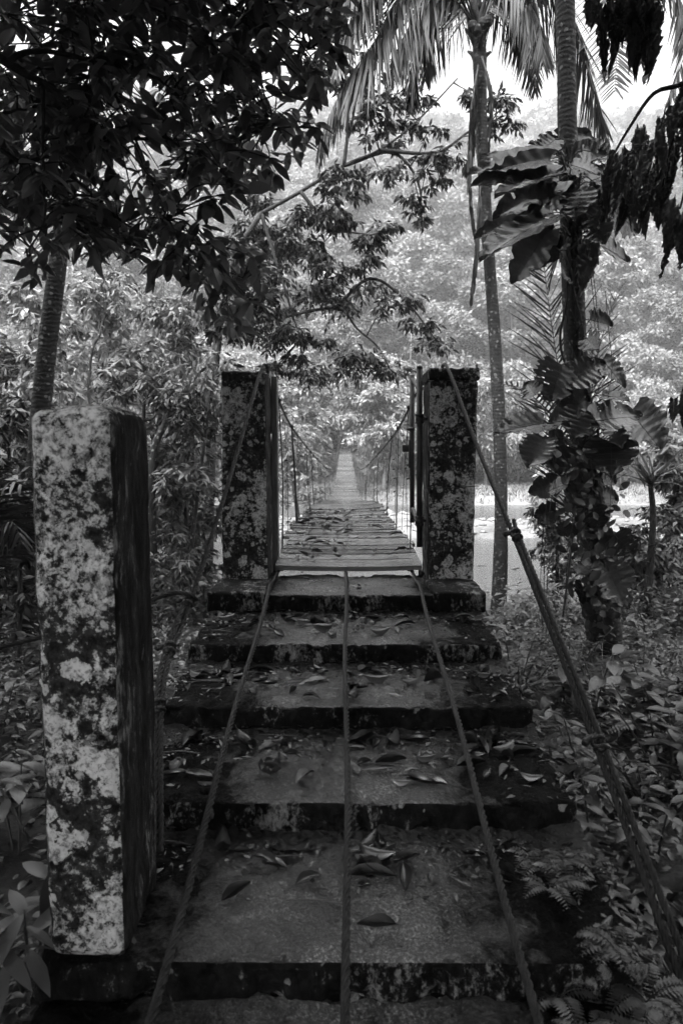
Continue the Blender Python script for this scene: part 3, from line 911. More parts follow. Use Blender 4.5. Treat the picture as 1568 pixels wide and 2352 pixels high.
for yb in (962, 1196):
    c_ = P(963, yb, 5.22)
    mb = MB(); tube(mb, [c_ - Vector((0, 0, .028)), c_ + Vector((0, 0, .028))], 0.031, 14)
    tube(mb, [c_, c_ + Vector((.085, .0, 0))], 0.014, 8)
    for dz in (-.03, .03): tube(mb, [c_ + Vector((0, 0, dz - .006)), c_ + Vector((0, 0, dz + .006))], 0.036, 14)
    mb.build('hinge', M['rust'], gate)
mb = MB()
c_ = P(937, 1030, 5.9)
rough_box(mb, (c_.x - .05, c_.y - .008, c_.z - .03), (c_.x + .02, c_.y + .008, c_.z + .03), .006, .02, .001)
tube(mb, [P(936, 985, 5.9), P(950, 985, 5.85)], .016, 10)
mb.build('latch', M['rust'], gate)
mb = MB()
q0, q1 = P(942, 1010, 5.88), P(942, 1075, 5.88)
rough_box(mb, (q0.x - .014, 5.86, q1.z), (q0.x + .014, 5.9, q0.z), .004, .03, .001)
mb.build('strike_plate', M['rust'], gate)

# ------------------------------------------------------------------ fallen leaves
def litter_mesh(kind):
    mb = MB()
    L_, W_, curlx, curly, foldv = kind
    nu, nv = 9, 5
    V = []
    for i in range(nu):
        u = i / (nu - 1)
        ww = W_ * (math.sin(math.pi * u ** 0.85) ** 0.8) * 0.5 if 0 < u < 1 else 0.001
        for j in range(nv):
            v = j / (nv - 1) * 2 - 1
            z = curlx * (u - .5) ** 2 * L_ + curly * v * v * ww * 2 + foldv * abs(v) * ww + random.uniform(-1, 1) * 0.0025
            V.append(((u - .5) * L_, v * ww * (1 - 0.3 * abs(curly) * v * v), z))
    Q = [[i * nv + j, (i + 1) * nv + j, (i + 1) * nv + j + 1, i * nv + j + 1] for i in range(nu - 1) for j in range(nv - 1)]
    mb.add(V, Q, tone=random.uniform(0, 1) ** 1.6)
    tube(mb, [(-.5 * L_, 0, V[2][2]), (-.5 * L_ - 0.012, 0.002, V[2][2] - .002), (-.5 * L_ - 0.03, 0.006, V[2][2] + .004)], 0.0013, 4, tone=0.1)
    zmin = min(v[2] for v in V)
    me = mb.mesh('fallen_leaf'); me.transform(Matrix.Translation((0, 0, -zmin + 0.001)))
    me.materials.append(M['litter'])
    return me
LK = [litter_mesh(k_) for k_ in ((.15, .055, .3, .6, .2), (.12, .06, .1, .35, .35), (.10, .03, -.3, .2, .1), (.17, .06, -.15, .4, .1), (.13, .05, .15, .2, .1), (.16, .06, .5, .5, .0), (.12, .05, -.4, .3, .1), (.10, .05, .2, .9, .3), (.15, .065, .1, -.5, -.1), (.09, .035, .9, .4, .2), (.14, .05, .05, .05, .25), (.11, .055, -.2, -.8, 0), (.08, .03, .3, .2, .1))]
def put_leaf(x, y, z, lab, grp, sc=1.0, tilt=0.2, me=None):
    o = bpy.data.objects.new('fallen_leaf', me or random.choice(LK))
    o.location = (x, y, z)
    o.rotation_euler = (random.uniform(-tilt, tilt), random.uniform(-tilt, tilt), random.uniform(0, 6.28))
    o.scale = (sc, sc, sc)
    tag(o, lab, 'leaf', grp)
    COL.objects.link(o)
    return o
ORD = ['lowest', 'second', 'third', 'fourth', 'fifth', 'top']
for i in range(1, 6):
    d0, d1 = FRONT[i], (FRONT[i + 1] if i < 5 else 5.25)
    n_ = [0, 40, 66, 56, 50, 5][i]
    for k in range(n_):
        f = random.random() ** 0.4 if random.random() > 0.3 else random.random()
        yy2 = d0 + 0.1 + (d1 - d0 - 0.16) * f
        x = random.uniform(-.85, .85) if i < 5 else random.choice([-.3, .08, .1, -.05, .45])
        if i == 1: x = random.uniform(0, .85) if random.random() > .2 else random.uniform(-.6, 0)
        if min(abs(x - q) for q in (-.525, 0, .52)) < 0.03 and i < 5: x += 0.06
        put_leaf(x, yy2, TOPZ[i] + 0.003, f'wet fallen leaf in the litter on the {ORD[i]} visible step' if i > 1 else 'wet fallen leaf on the broad nearest step', f'fallen leaves on the {ORD[i]} step', random.uniform(.45, 1.2) if i < 5 else .5, .1)
for k in range(150):
    q = 5.45 + (random.random() ** 1.1) * 4.6
    x = random.gauss(-.28, .2) if random.random() < .62 else random.uniform(-.5, .52)
    x = max(-.5, min(.52, x))
    put_leaf(x, q, deckz(q) + 0.012, 'curled dark leaf on the wet bridge planks', 'fallen leaves on the bridge deck', random.uniform(.55, .95), 0.3)
# a few that stand out
o = put_leaf(P(868, 1790, 2.86).x, 2.86, TOPZ[2] + .004, 'large pale-edged leaf lying right of the middle rope on the third step', 'single leaves', 1.15, .05, LK[4]); o.rotation_euler = (0, 0, 0.3)
def mesh_obj(name, fn, mat, label, cat, group=None, smooth=True, loc=None):
    mb = MB(); fn(mb); o = mb.build(name, mat, smooth=smooth, loc=loc); return tag(o, label, cat, group)
def husk(mb):
    c_ = Vector((P(620, 1790, 2.84).x, 2.84, TOPZ[2] + 0.03))
    for k in range(7):
        a0 = k / 7 * 6.28
        V = []
        for i in range(6):
            u = i / 5
            for j in range(4):
                a_ = a0 + (j / 3 - .5) * 1.1 * math.sin(math.pi * (0.12 + 0.8 * u))
                r_ = 0.05 * math.sin(math.pi * 0.62 * u) + 0.004 * random.uniform(-1, 1)
                V.append((c_.x + r_ * math.cos(a_), c_.y + r_ * math.sin(a_), c_.z - 0.028 + 0.05 * u ** 1.5 + random.uniform(-.003, .003)))
        Q = [[i * 4 + j, (i + 1) * 4 + j, (i + 1) * 4 + j + 1, i * 4 + j + 1] for i in range(5) for j in range(3)]
        mb.add(V, Q, tone=random.uniform(.4, 1))
mesh_obj('seed_husk', husk, M['litter'], 'split curled seed husk on the third step left of the middle rope', 'husk')
# twigs on the steps
for k in range(26):
    i = random.choice([1, 2, 2, 2, 3, 3, 4])
    x = random.uniform(-.8, .8); q = random.uniform(FRONT[i] + .2, FRONT[i + 1] - .03)
    mb = MB(); a_ = random.uniform(-.5, .5) + (math.pi if random.random() < .5 else 0); L_ = random.uniform(.08, .26)
    p0 = Vector((x, q, TOPZ[i] + .008)); d_ = Vector((math.cos(a_), math.sin(a_) * .6, 0))
    tube(mb, [p0, p0 + d_ * L_ * .5 + Vector((0, random.uniform(-.012, .012), .006)), p0 + d_ * L_], [.0035, .003, .0015], 6, step=.02)
    o = mb.build('twig', M['twig'], loc=p0); tag(o, f'thin wet twig on the {ORD[i]} visible step', 'twig', f'twigs on the {ORD[i]} step')
# wet mud and rotted leaves drifted against the risers
mb = MB()
for i in range(1, 5):
    xs = np.linspace(-.93, .93, 150); ts = np.linspace(0, 1, 9)
    V = []
    for x in xs:
        wdt = .09 + .10 * abs(noise.noise(Vector((x * 3, i * 5, 1)))) + .07 * sm(.6, .9, abs(x))
        hh = .018 + .028 * abs(noise.noise(Vector((x * 4, i * 7, 3)))) + .02 * sm(.6, .9, abs(x))
        for t_ in ts:
            V.append((x, FRONT[i + 1] + .02 - wdt * t_, TOPZ[i] + .002 + hh * (1 - t_) ** 1.6 + (0.012 * noise.noise(Vector((x * 22, t_ * 4, i))) - .006 * t_ * t_)))
    nT = len(ts)
    Q = [[a * nT + b_, a * nT + b_ + 1, (a + 1) * nT + b_ + 1, (a + 1) * nT + b_] for a in range(len(xs) - 1) for b_ in range(nT - 1)]
    mb.add(V, Q)
tag(mb.build('mud_drift', M['soil']), 'mud and rotted leaves drifted against the backs of the steps', 'mud', kind='stuff')
# ragged grit and litter crumbs at the back of each tread
mb = MB()
for i in range(1, 5):
    n_ = 700
    q = FRONT[i + 1] - 0.01 - RG.random(n_) ** 2.2 * (0.30 + .1 * np.sin(i * 2 + np.arange(n_))); x = RG.uniform(-.93, .93, n_)
    ed = RG.random(n_) < .22
    x = np.where(ed, np.sign(x) * (.93 - RG.random(n_) ** 2 * .3), x); q = np.where(ed, FRONT[i] + RG.uniform(.03, FRONT[i + 1] - FRONT[i], n_), q)
    Bp = np.stack([x, q, TOPZ[i] + .006 + RG.random(n_) * .035 * np.clip(1 - (FRONT[i + 1] - q) / .12, 0, 1)], 1)
    a_ = RG.uniform(0, 6.28, n_)
    add_leaves(mb, Bp, np.stack([np.cos(a_), np.sin(a_), RG.uniform(-.1, .35, n_)], 1), np.stack([RG.normal(0, .4, n_), RG.normal(0, .4, n_), np.ones(n_)], 1), RG.uniform(.008, .05, n_), RG.uniform(.004, .02, n_), 'mid', .2, .1, RG.random(n_) ** 4 * .5)
tag(mb.build('leaf_litter', M['litter']), 'crumbled leaf litter along the backs of the steps', 'litter', kind='stuff')

# ------------------------------------------------------------------ palms
def frond(parent, pts, leaf_len, droop=0.6, n=90, width=0.035, mat=None, tone=0.5, rad=0.018, name='frond', v_angle=0.7, start=0.12, gapn=0.0, label=None):
    """pts: the midrib, base to tip; leaflets on both sides, hanging by droop"""
    mb = MB()
    c, r = smooth_path(pts, rad, 0.05)
    m_ = len(c); r = rad * (1 - 0.85 * np.linspace(0, 1, m_))
    tube(mb, c, r, 6, tone=0.7)
    T = nz(np.gradient(c, axis=0))
    t = np.linspace(start, 0.995, n)
    idx = (t * (m_ - 1)).astype(int)
    for sd_ in (-1, 1):
        keep = RG.random(n) > gapn
        ii = idx[keep]; tt_ = t[keep]; k = len(ii)
        Tn = T[ii]
        up = np.array([0, 0, 1.0]) + RG.normal(0, .05, (k, 3))
        Sd = nz(np.cross(Tn, up) + 1e-4) * sd_
        d = Tn * v_angle + Sd * 0.9 * (1 - droop * 0.55) + RG.normal(0, .07, (k, 3))
        d = nz(d); d[:, 2] -= droop
        ln = leaf_len * np.sin(np.pi * (0.12 + 0.82 * tt_)) ** 0.6 * RG.uniform(.85, 1.1, k) * (0.55 + 0.45 * np.sin(np.pi * np.clip(tt_, 0, 1)))
        nn = np.cross(nz(d), Tn) * sd_
        nn = np.where(nn[:, 2:3] < 0, -nn, nn) + RG.normal(0, .15, (k, 3))
        add_leaves(mb, c[ii], d, nn, ln, width * RG.uniform(.75, 1.1, k), 'strip', 0.5, RG.uniform(.0, .09, k), np.clip(tone + RG.normal(0, .22, k), 0, 1))
    o = mb.build(name, mat or M['frond'], parent)
    if label: o['label'] = label
    return o

def palm_trunk(parent, pts, rads, mat, collar=0.05, name='trunk'):
    mb = MB()
    c, r = smooth_path(pts, rads, 0.02)
    s_ = np.concatenate([[0], np.cumsum(np.linalg.norm(np.diff(c, axis=0), axis=1))])
    ringp = ((s_ + 0.02 * np.sin(s_ * 9) + 0.012 * np.sin(s_ * 23)) / collar) % 1.0
    r = r * (1 + 0.010 * (1 - ringp) ** 2 - 0.01) * (1 + 0.02 * np.sin(s_ * 2.1) + 0.012 * np.sin(s_ * 5.3))
    c[:, 0] += 0.006 * np.sin(s_ * 1.7)
    tube(mb, c, r, 20, wob=0.006)
    return mb.build(name, mat, parent)

# middle coconut palm, crown in view
b0 = P(1142, 1372, 10.3)
coco = empty('coconut_palm', (b0.x, b0.y, hz(b0.x, b0.y))); tag(coco, 'slim coconut palm with drooping fronds and dead fronds along its ringed trunk', 'palm tree')
palm_trunk(coco, [(b0.x, b0.y, hz(b0.x, b0.y) - .2), P(1150, 1200, 10.3), P(1147, 1000, 10.3), P(1133, 750, 10.3), P(1118, 520, 10.3), P(1105, 300, 10.3), P(1100, 140, 10.3), P(1100, 60, 10.3)],
           [.13, .10, .095, .09, .085, .085, .10, .09], M['coconut_bark'], 0.07)
mb = MB()   # fibrous crown heart with old sheaths
for k in range(16):
    a_ = k * 2.4; p0 = P(1098, 160 - k * 9, 10.3); d_ = Vector((math.cos(a_), math.sin(a_), 1.4 + k * .05)).normalized()
    tube(mb, [p0, p0 + d_ * .18 + Vector((0, 0, .05)), p0 + d_ * (.3 + .02 * k)], [.05, .035, .015], 6, step=.06)
mb.build('leaf_sheath', M['bark'], coco)
mb = MB()
for (x, y) in ((1108, 55), (1118, 50), (1085, 62), (1094, 70)):
    c_ = P(x, y, 10.1)
    for rr_, zz in ((.0, 0),):
        tube(mb, [c_ + Vector((0, 0, .09)), c_ + Vector((0, 0, .06)), c_, c_ - Vector((0, 0, .06)), c_ - Vector((0, 0, .085))], [.01, .06, .075, .055, .01], 12, step=.02)
mb.build('young_coconut', M['coconut_bark'], coco)
Yc = 10.3
FR = [  # midribs traced as picture x, y and their own depth; leaflet length, droop, count, lean along the rib
    ([(1090, 50, 10.2), (1045, -40, 9.9), (965, -50, 9.6), (905, 10, 9.3), (860, 95, 9.1), (800, 180, 9.0), (748, 285, 8.9), (728, 360, 8.9)], 1.15, 1.3, 95, .3),
    ([(1088, 55, 10.2), (1030, -10, 9.8), (975, 10, 9.5), (930, 80, 9.2), (895, 180, 9.0)], 1.0, 1.4, 70, .3),
    ([(1080, 60, 10.2), (1030, -90, 10.0), (930, -140, 9.6), (850, -90, 9.2), (790, 0, 9.0), (770, 40, 9)], 1.1, 1.1, 80, .4),
    ([(1090, 50, 10.3), (1050, 0, 10.8), (1010, 30, 11.3), (985, 110, 11.7), (975, 190, 11.9)], .9, 1.4, 60, .3),
    ([(1105, 50, 10.2), (1145, -50, 9.9), (1190, -20, 9.6), (1226, 30, 9.4), (1243, 80, 9.2), (1246, 150, 9.1)], 1.0, 1.3, 80, .3),
    ([(1108, 50, 10.2), (1140, -20, 10.6), (1172, 10, 11), (1195, 70, 11.4), (1205, 150, 11.7)], .85, 1.3, 60, .3),
    ([(1105, 55, 10.3), (1190, -90, 10.6), (1270, -40, 11.0), (1322, 70, 11.3), (1360, 200, 11.4), (1386, 290, 11.5), (1396, 350, 11.5)], 1.1, 1.1, 100, .5),
    ([(1092, 45, 10.2), (1060, -30, 10.0), (1010, -20, 9.9), (970, 60, 9.8), (950, 170, 9.8), (945, 240, 9.8)], 1.0, 1.2, 70, .3),
    ([(1100, 45, 10.4), (1125, -40, 10.7), (1160, -60, 11.0), (1200, 0, 11.2), (1222, 110, 11.4), (1228, 210, 11.5)], 1.0, 1.2, 70, .3),
    ([(1086, 50, 10.2), (1010, -70, 9.8), (900, -90, 9.4), (830, -10, 9.1), (790, 90, 9.0), (770, 170, 8.9)], 1.05, 1.2, 80, .35),
    ([(1095, 40, 10.3), (1085, -110, 10.6), (1060, -160, 11.4), (1040, -80, 12.2)], 0.8, 1.0, 60, .5),
    ([(1110, 40, 10.3), (1130, -160, 10.6), (1190, -230, 10.9), (1290, -170, 11.0), (1350, -60, 11.0)], 1.0, 1.2, 80, .4),
]
for pts, ll, dr, n_, va in FR:
    frond(coco, [P(*p) for p in pts], ll, dr * .85, int(n_ * 1.25), 0.032, tone=.35, v_angle=va + .15)
for pts, ll in (([(1098, 150, 10.1), (1082, 260, 10.0), (1078, 420, 9.95), (1092, 560, 9.95)], .35), ([(1094, 170, 10.15), (1078, 350, 10.1), (1062, 390, 10.1)], .5),
                ([(1104, 400, 10.0), (1098, 520, 9.9), (1090, 600, 9.9), (1080, 700, 9.9)], .42), ([(1106, 130, 10.1), (1128, 220, 10.0), (1120, 330, 10.0), (1126, 440, 10)], .3)):
    frond(coco, [P(*p) for p in pts], ll, 1.6, 60, 0.045, M['frond'], .55, name='dead_frond', label='withered frond hanging straight down the trunk')

# overhead frond and its neighbours, from a palm rooted right of the frame
b0 = Vector((6.6, 9.5, 0)); b0.z = hz(b0.x, b0.y)
palm_r = empty('coconut_palm', b0); tag(palm_r, 'palm standing outside the right edge, only its drooping frond tips in view', 'palm tree')
topc = Vector((6.2, 9.3, ZC + 8.2))
palm_trunk(palm_r, [b0 - Vector((0, 0, .2)), b0 + Vector((-.1, 0, 4)), topc], [.2, .14, .13], M['coconut_bark'], .07)
for tip in ([(1425, -150, 9.6), (1420, -20, 8.9), (1416, 90, 8.4), (1411, 215, 8.0)], [(1520, -140, 8.8), (1560, 0, 8.5), (1570, 120, 8.3), (1530, 240, 8.2)], [(1480, -200, 10), (1500, -60, 10.4), (1490, 60, 10.6), (1470, 150, 10.8)]):
    pts = [P(*p) for p in tip]
    frond(palm_r, [topc, (topc + pts[0]) / 2 + Vector((0, 0, .9))] + pts, 1.0 if tip[0][0] == 1425 else .8, .1 if tip[0][0] == 1425 else .9, 120, .028, tone=.45, v_angle=1.0 if tip[0][0] == 1425 else .6)
for k in range(5):
    a_ = k * 1.3 - 1
    frond(palm_r, [topc, topc + Vector((math.cos(a_) * 1.4, math.sin(a_) * 1.4, 1.0)), topc + Vector((math.cos(a_) * 2.8, math.sin(a_) * 2.8, .7)), topc + Vector((math.cos(a_) * 3.8, math.sin(a_) * 3.8, -.6))], .8, .9, 70, .05)

# thick dark palm on the right, carrying the climber
Yp = 6.5
b0 = P(1385, 1500, Yp)
palm_b = empty('palm_tree', (b0.x, b0.y, hz(b0.x, b0.y))); tag(palm_b, 'dark ringed palm trunk on the right overgrown by a broad-leaved climber', 'palm tree')
TR = [(1392, 1540), (1372, 1300), (1345, 1080), (1325, 850), (1312, 600), (1302, 380), (1300, 150), (1298, -60), (1300, -400)]
trp = [P(x, y, Yp) for x, y in TR]; trp[0].z = hz(trp[0].x, trp[0].y) - .2
palm_trunk(palm_b, trp, [.17, .15, .125, .108, .095, .088, .085, .082, .08], M['palm_bark'], 0.055)
for k in range(9):
    a_ = k * .7; T0 = trp[-1]
    frond(palm_b, [T0, T0 + Vector((math.cos(a_) * 1.1, math.sin(a_) * 1.1, .9)), T0 + Vector((math.cos(a_) * 2.4, math.sin(a_) * 2.4, .9)), T0 + Vector((math.cos(a_) * 3.4, math.sin(a_) * 3.4, .1))], .8, .8, 60, .05)

# left palm trunk
Yl = 7.2
palm_l = empty('palm_tree', (0, 0, 0)); tag(palm_l, 'dark leaning palm trunk behind the near pillar under the leafy branches', 'palm tree')
TL = [(60, 1500), (80, 1150), (100, 900), (112, 780), (128, 640), (140, 540), (155, 420), (165, 300), (172, 60), (175, -200)]
tlp = [P(x, y, Yl) for x, y in TL]
palm_l.location = (tlp[0].x, tlp[0].y, hz(tlp[0].x, tlp[0].y)); tlp[0].z = palm_l.location.z - .2
palm_trunk(palm_l, tlp, [.13, .11, .10, .095, .09, .088, .085, .085, .08, .08], M['palm_bark'], 0.05)
for pts, ll, dr in (([(172, 40, 7.2), (90, 60, 7.0), (40, 250, 6.8), (30, 480, 6.7)], .6, 1.3), ([(172, 60, 7.2), (230, 120, 7.1), (200, 380, 7.0), (168, 600, 7.0)], .4, 1.5),
                    ([(165, 300, 7.2), (120, 330, 7.5), (60, 420, 7.9), (20, 560, 8.2)], .5, 1.3), ([(175, -200, 7.2), (60, -260, 6.8), (-60, -100, 6.4), (-90, 200, 6.3)], .8, 1.0), ([(175, -200, 7.2), (300, -260, 7.4), (420, -60, 7.6), (460, 150, 7.8)], .8, 1.0)):
    frond(palm_l, [P(*p) for p in pts], ll, dr, 70, .04, tone=.5)

# spiny young palm behind the climber
yp = empty('young_palm', (P(1290, 1300, 7.1).x, 7.1, hz(1.9, 7.1))); tag(yp, 'spindly young palm with thin bare leaflets fanning out behind the dark trunk', 'palm tree')
base = Vector(yp.location)
for pts, ll in (([(1320, 1080, 7.05), (1290, 900, 7.0), (1265, 740, 6.95), (1240, 560, 6.9), (1215, 480, 6.9)], .62), ([(1330, 1080, 7.1), (1350, 950, 7.15), (1375, 800, 7.2), (1410, 690, 7.2), (1440, 640, 7.2)], .42),
                ([(1310, 1100, 7.0), (1270, 980, 6.9), (1210, 900, 6.7), (1140, 880, 6.6)], .40)):
    frond(yp, [base, P(1320, 1180, 7.08)] + [P(*p) for p in pts], ll * 1.45, -.12, 60, .017, M['leaf_dark'], .1, rad=.012, v_angle=.62, start=.42)

# ------------------------------------------------------------------ climber on the trunk (broad leaves traced one by one)
def big_leaf(mb, b, t, width, depth0, dz, tone, seed, droop=.12, dead=False, holes=False):
    """broad heart-shaped leaf from stalk end b to tip t"""
    b = Vector(b); t = Vector(t)
    d = t - b; L_ = d.length; d.normalize()
    view = Vector((0, -1, 0.35)).normalized()
    r_ = random.Random(seed)
    nrm = (view + Vector((r_.uniform(-.6, .6), r_.uniform(-.3, .3), r_.uniform(-.3, .8)))).normalized()
    s_ = d.cross(nrm).normalized(); nrm = s_.cross(d)
    nu, nv = 33, 9
    V = []
    nicks = [r_.uniform(.1, .95) for _ in range(5)]
    for i in range(nu):
        u = i / (nu - 1)
        if dead: w_ = width * .5 * (0.35 + .65 * math.sin(math.pi * min(1, u * .9 + .1)) * r_.uniform(.6, 1.1)) * (1 - u ** 4)
        else: w_ = width * .5 * (math.sin(math.pi * (u * .93 + .07) ** .72) ** .75) if u < 1 else 0
        for j in range(nv):
            v = j / (nv - 1) * 2 - 1
            av = abs(v)
            back = -0.10 * L_ * av ** 2 * (1 - u) ** 3          # heart lobes reach behind the stalk
            ww = w_
            if not dead and av > .7:
                for nk in nicks:
                    if abs(u - nk) < .03: ww *= .8
            h = .2 * width * av ** 1.3 * (.5 if not dead else r_.uniform(-1.2, 1.6)) - droop * L_ * u * u
            h += .016 * width * math.sin(u * 42 - av * 7) * min(1, av * 1.5) * (0 if dead else 1)           # ribs between the veins
            if dead: h += r_.uniform(-.10, .10) * width
            p = b + d * (L_ * u + back) + s_ * (v * ww) + nrm * h
            V.append(p)
    Q = [[i * nv + j, (i + 1) * nv + j, (i + 1) * nv + j + 1, i * nv + j + 1] for i in range(nu - 1) for j in range(nv - 1)]
    if holes and not dead:
        Q = [q for k, q in enumerate(Q) if not (r_.random() < .05 and k % (nv - 1) not in (3, 4))]
    tn = np.array([min(1, max(0, tone + (.3 if (abs((q[0] // nv) - 1.2 * abs(q[0] % nv - 3.5)) % 5 < 1 and not dead) else 0) + r_.uniform(-.12, .12))) for q in Q])
    mb.add([list(v) for v in V], Q, tone=tn)
    for k in (1,):
        tube(mb, [b + d * L_ * u_ - nrm * (droop * L_ * u_ * u_ - .0015) for u_ in np.linspace(0, .95, 8)], np.linspace(.0045, .001, 8), 5, tone=.85)

z2 = lambda x, y: (784 + x * .5, y * .5)
z4 = lambda x, y: (784 + x * .5, 627 + y * .5)
UP = [((950, 730), (580, 765), 115), ((940, 745), (640, 690), 85), ((960, 745), (600, 825), 90), ((975, 720), (780, 680), 70), ((970, 715), (870, 640), 65), ((1010, 735), (1135, 590), 135),
      ((1040, 745), (1215, 700), 95), ((1060, 760), (1190, 795), 75), ((990, 800), (700, 870), 120), ((1000, 830), (690, 980), 120), ((1000, 850), (800, 850), 60), ((1010, 870), (880, 1000), 115),
      ((960, 980), (615, 1060), 125), ((940, 1010), (625, 1160), 140), ((950, 1050), (770, 1300), 120), ((990, 1060), (880, 1245), 95), ((1090, 800), (1150, 870), 60), ((1150, 830), (1320, 750), 80),
      ((1240, 960), (1375, 1060), 125), ((1190, 1130), (1330, 1195), 120), ((1000, 1150), (1075, 1310), 150), ((1100, 880), (1060, 1010), 90), ((1110, 690), (1270, 720), 80), ((970, 900), (760, 940), 90), ((1080, 850), (1180, 1000), 90),
      ((960, 1090), (1040, 1180), 100), ((980, 640), (900, 700), 70), ((1150, 1000), (1210, 1120), 80)]
DEAD = [((1180, 850), (1070, 1100), 60), ((1150, 1090), (1100, 1340), 60), ((1290, 800), (1235, 1070), 70), ((1260, 730), (1210, 960), 60), ((1130, 880), (1060, 1000), 50), ((1200, 900), (1150, 1100), 60)]
LOW = [((1010, 420), (945, 590), 130), ((1050, 490), (1215, 400), 85), ((1195, 400), (1310, 520), 75), ((935, 690), (705, 715), 100), ((1115, 580), (940, 700), 75), ((1110, 640), (1060, 760), 110),
       ((1170, 680), (1385, 640), 120), ((1320, 640), (1480, 800), 180), ((1235, 770), (1240, 935), 130), ((1250, 740), (1395, 900), 80), ((930, 760), (850, 890), 100), ((1020, 780), (900, 870), 100),
       ((1190, 560), (1320, 575), 55), ((890, 560), (845, 500), 60), ((1140, 215), (1250, 235), 70), ((1125, 300), (1175, 345), 60), ((1150, 460), (1210, 480), 90), ((990, 960), (855, 1010), 70),
       ((1040, 970), (930, 995), 65), ((985, 1090), (880, 1120), 65), ((1180, 1030), (1275, 1035), 80), ((1200, 910), (1270, 965), 60), ((1060, 1150), (1000, 1205), 75), ((1180, 1230), (1250, 1290), 70),
       ((1250, 1200), (1350, 1295), 80), ((1160, 1270), (1050, 1310), 50), ((1150, 1330), (1080, 1380), 50), ((1210, 1330), (1320, 1540), 110), ((1110, 1440), (1105, 1530), 95), ((1000, 500), (1040, 620), 90),
       ((1000, 900), (1090, 1000), 80), ((1090, 960), (1050, 1080), 80), ((1150, 1080), (1200, 1180), 70), ((960, 820), (1010, 930), 90), ((1230, 700), (1290, 800), 60)]
vine = empty('climbing_plant', (b0.x, Yp - .15, hz(b0.x, b0.y))); tag(vine, 'broad-leaved climber with big heart-shaped leaves clinging to the dark palm trunk', 'climbing plant')
def trunk_at(y):
    for (x0, y0), (x1, y1) in zip(TR, TR[1:]):
        if y1 <= y <= y0: return x0 + (x1 - x0) * (y0 - y) / (y0 - y1)
    return 1300
def vine_set(lst, zf, nm, mat, dead=False, sd_=0):
    for k, (b1, t1, w_) in enumerate(lst):
        r_ = random.Random(sd_ + k)
        bx, by = zf(*b1); tx, ty = zf(*t1)
        yb = Yp - .2 + r_.uniform(-.3, .25); yt = yb - r_.uniform(-.25, .3)
        mb = MB()
        B_, T_ = P(bx, by, yb), P(tx, ty, yt)
        big_leaf(mb, B_, T_, w_ * .5 * mpp(Yp) * 1.7, 0, 0, r_.uniform(.15, .9), sd_ + k, dead=dead, holes=(k % 3 == 0))
        A_ = P(trunk_at(by + 25), by + r_.uniform(10, 45), Yp - .12)
        tube(mb, [A_, (A_ + B_) / 2 + Vector((0, -.05, .05)), B_], [.008, .006, .0045], 6, step=.05, tone=.7)
        mb.build(nm, mat, vine)
vine_set(UP, z2, 'broad_leaf', M['pothos'], sd_=100)
vine_set(LOW, z4, 'broad_leaf', M['pothos'], sd_=200)
vine_set(DEAD, z2, 'dead_leaf', M['dead_leaf'], True, sd_=300)
mb = MB()
for s_, ph in ((-.11, 0), (.06, 2), (.12, 4), (-.04, 1), (.0, 3)):
    pts = []
    for yy2 in range(1480, 330, -40):
        c_ = P(trunk_at(yy2), yy2, Yp - .12)
        pts.append(c_ + Vector((s_ * (.6 + .4 * math.sin(yy2 * .01 + ph)) + .03 * math.sin(yy2 * .03 + ph), -.02 * math.cos(yy2 * .02 + ph), 0)))
    tube(mb, pts if ph else pts[:], .011 if ph in (0, 4) else .006, 7, step=.06, wob=.06)
for k in range(8):
    x0 = trunk_at(900) + random.uniform(-90, 80)
    y0 = random.uniform(500, 1000)
    pts = [P(x0 + random.uniform(-6, 6) + 12 * math.sin(q), y0 + q * 90, Yp - .3 + random.uniform(-.1, .1)) for q in range(6)]
    tube(mb, pts, .0035, 5, step=.06)
mb.build('vine_stem', M['bark'], vine)
# small dark leaves crowding the lower trunk
mb = MB()
n_ = 300
yy2 = RG.uniform(1020, 1440, n_)
cc = np.array([list(P(trunk_at(q) + RG.normal(0, 34 if q < 1250 else 26), q, Yp - .18 + RG.normal(0, .1))) for q in yy2])
dd = np.stack([RG.normal(0, .8, n_), RG.normal(-.5, .4, n_), RG.normal(-.5, .4, n_)], 1)
add_leaves(mb, cc, dd, np.stack([RG.normal(0, .3, n_), RG.normal(-1, .3, n_), RG.normal(.7, .3, n_)], 1), RG.uniform(.06, .14, n_), RG.uniform(.04, .085, n_), 'near', .15, .15, RG.random(n_))
mb.build('small_leaves', M['leaf_dark'], vine)

# ------------------------------------------------------------------ dead-leaved branch, upper right
hb = empty('withered_branch', P(1640, 60, 4.6)); tag(hb, 'withered branch with crumpled dark dead leaves hanging at the upper right', 'branch')
mb = MB()
for pts in ([(1640, 120, 4.6), (1570, 190, 4.6), (1500, 215, 4.6), (1440, 300, 4.6), (1400, 370, 4.6)], [(1640, -60, 4.4), (1540, -10, 4.4), (1440, 0, 4.4), (1370, -10, 4.4)], [(1640, 350, 4.8), (1580, 420, 4.8), (1560, 480, 4.8)], [(1570, 190, 4.6), (1540, 330, 4.6), (1520, 430, 4.6)]):
    tube(mb, [P(*p) for p in pts], np.linspace(.02, .006, len(pts)), 7, step=.05)
mb.build('limb', M['bark'], hb)
r_ = random.Random(5)
HL = []
for k in range(22):   # upper cluster and side cluster
    x = r_.uniform(1345, 1510); HL.append((x, r_.uniform(-20, 40), x + r_.uniform(-25, 25), r_.uniform(60, 185), r_.uniform(22, 45), 4.4))
for k in range(44):
    u = r_.random(); x = 1400 + u * 190; y = 360 - u * 170 + r_.uniform(-10, 180 * (1 - abs(u - .6)))
    HL.append((x, y, x + r_.uniform(-45, 15), y + r_.uniform(60, 140), r_.uniform(16, 42), 4.6 + r_.uniform(-.3, .3)))
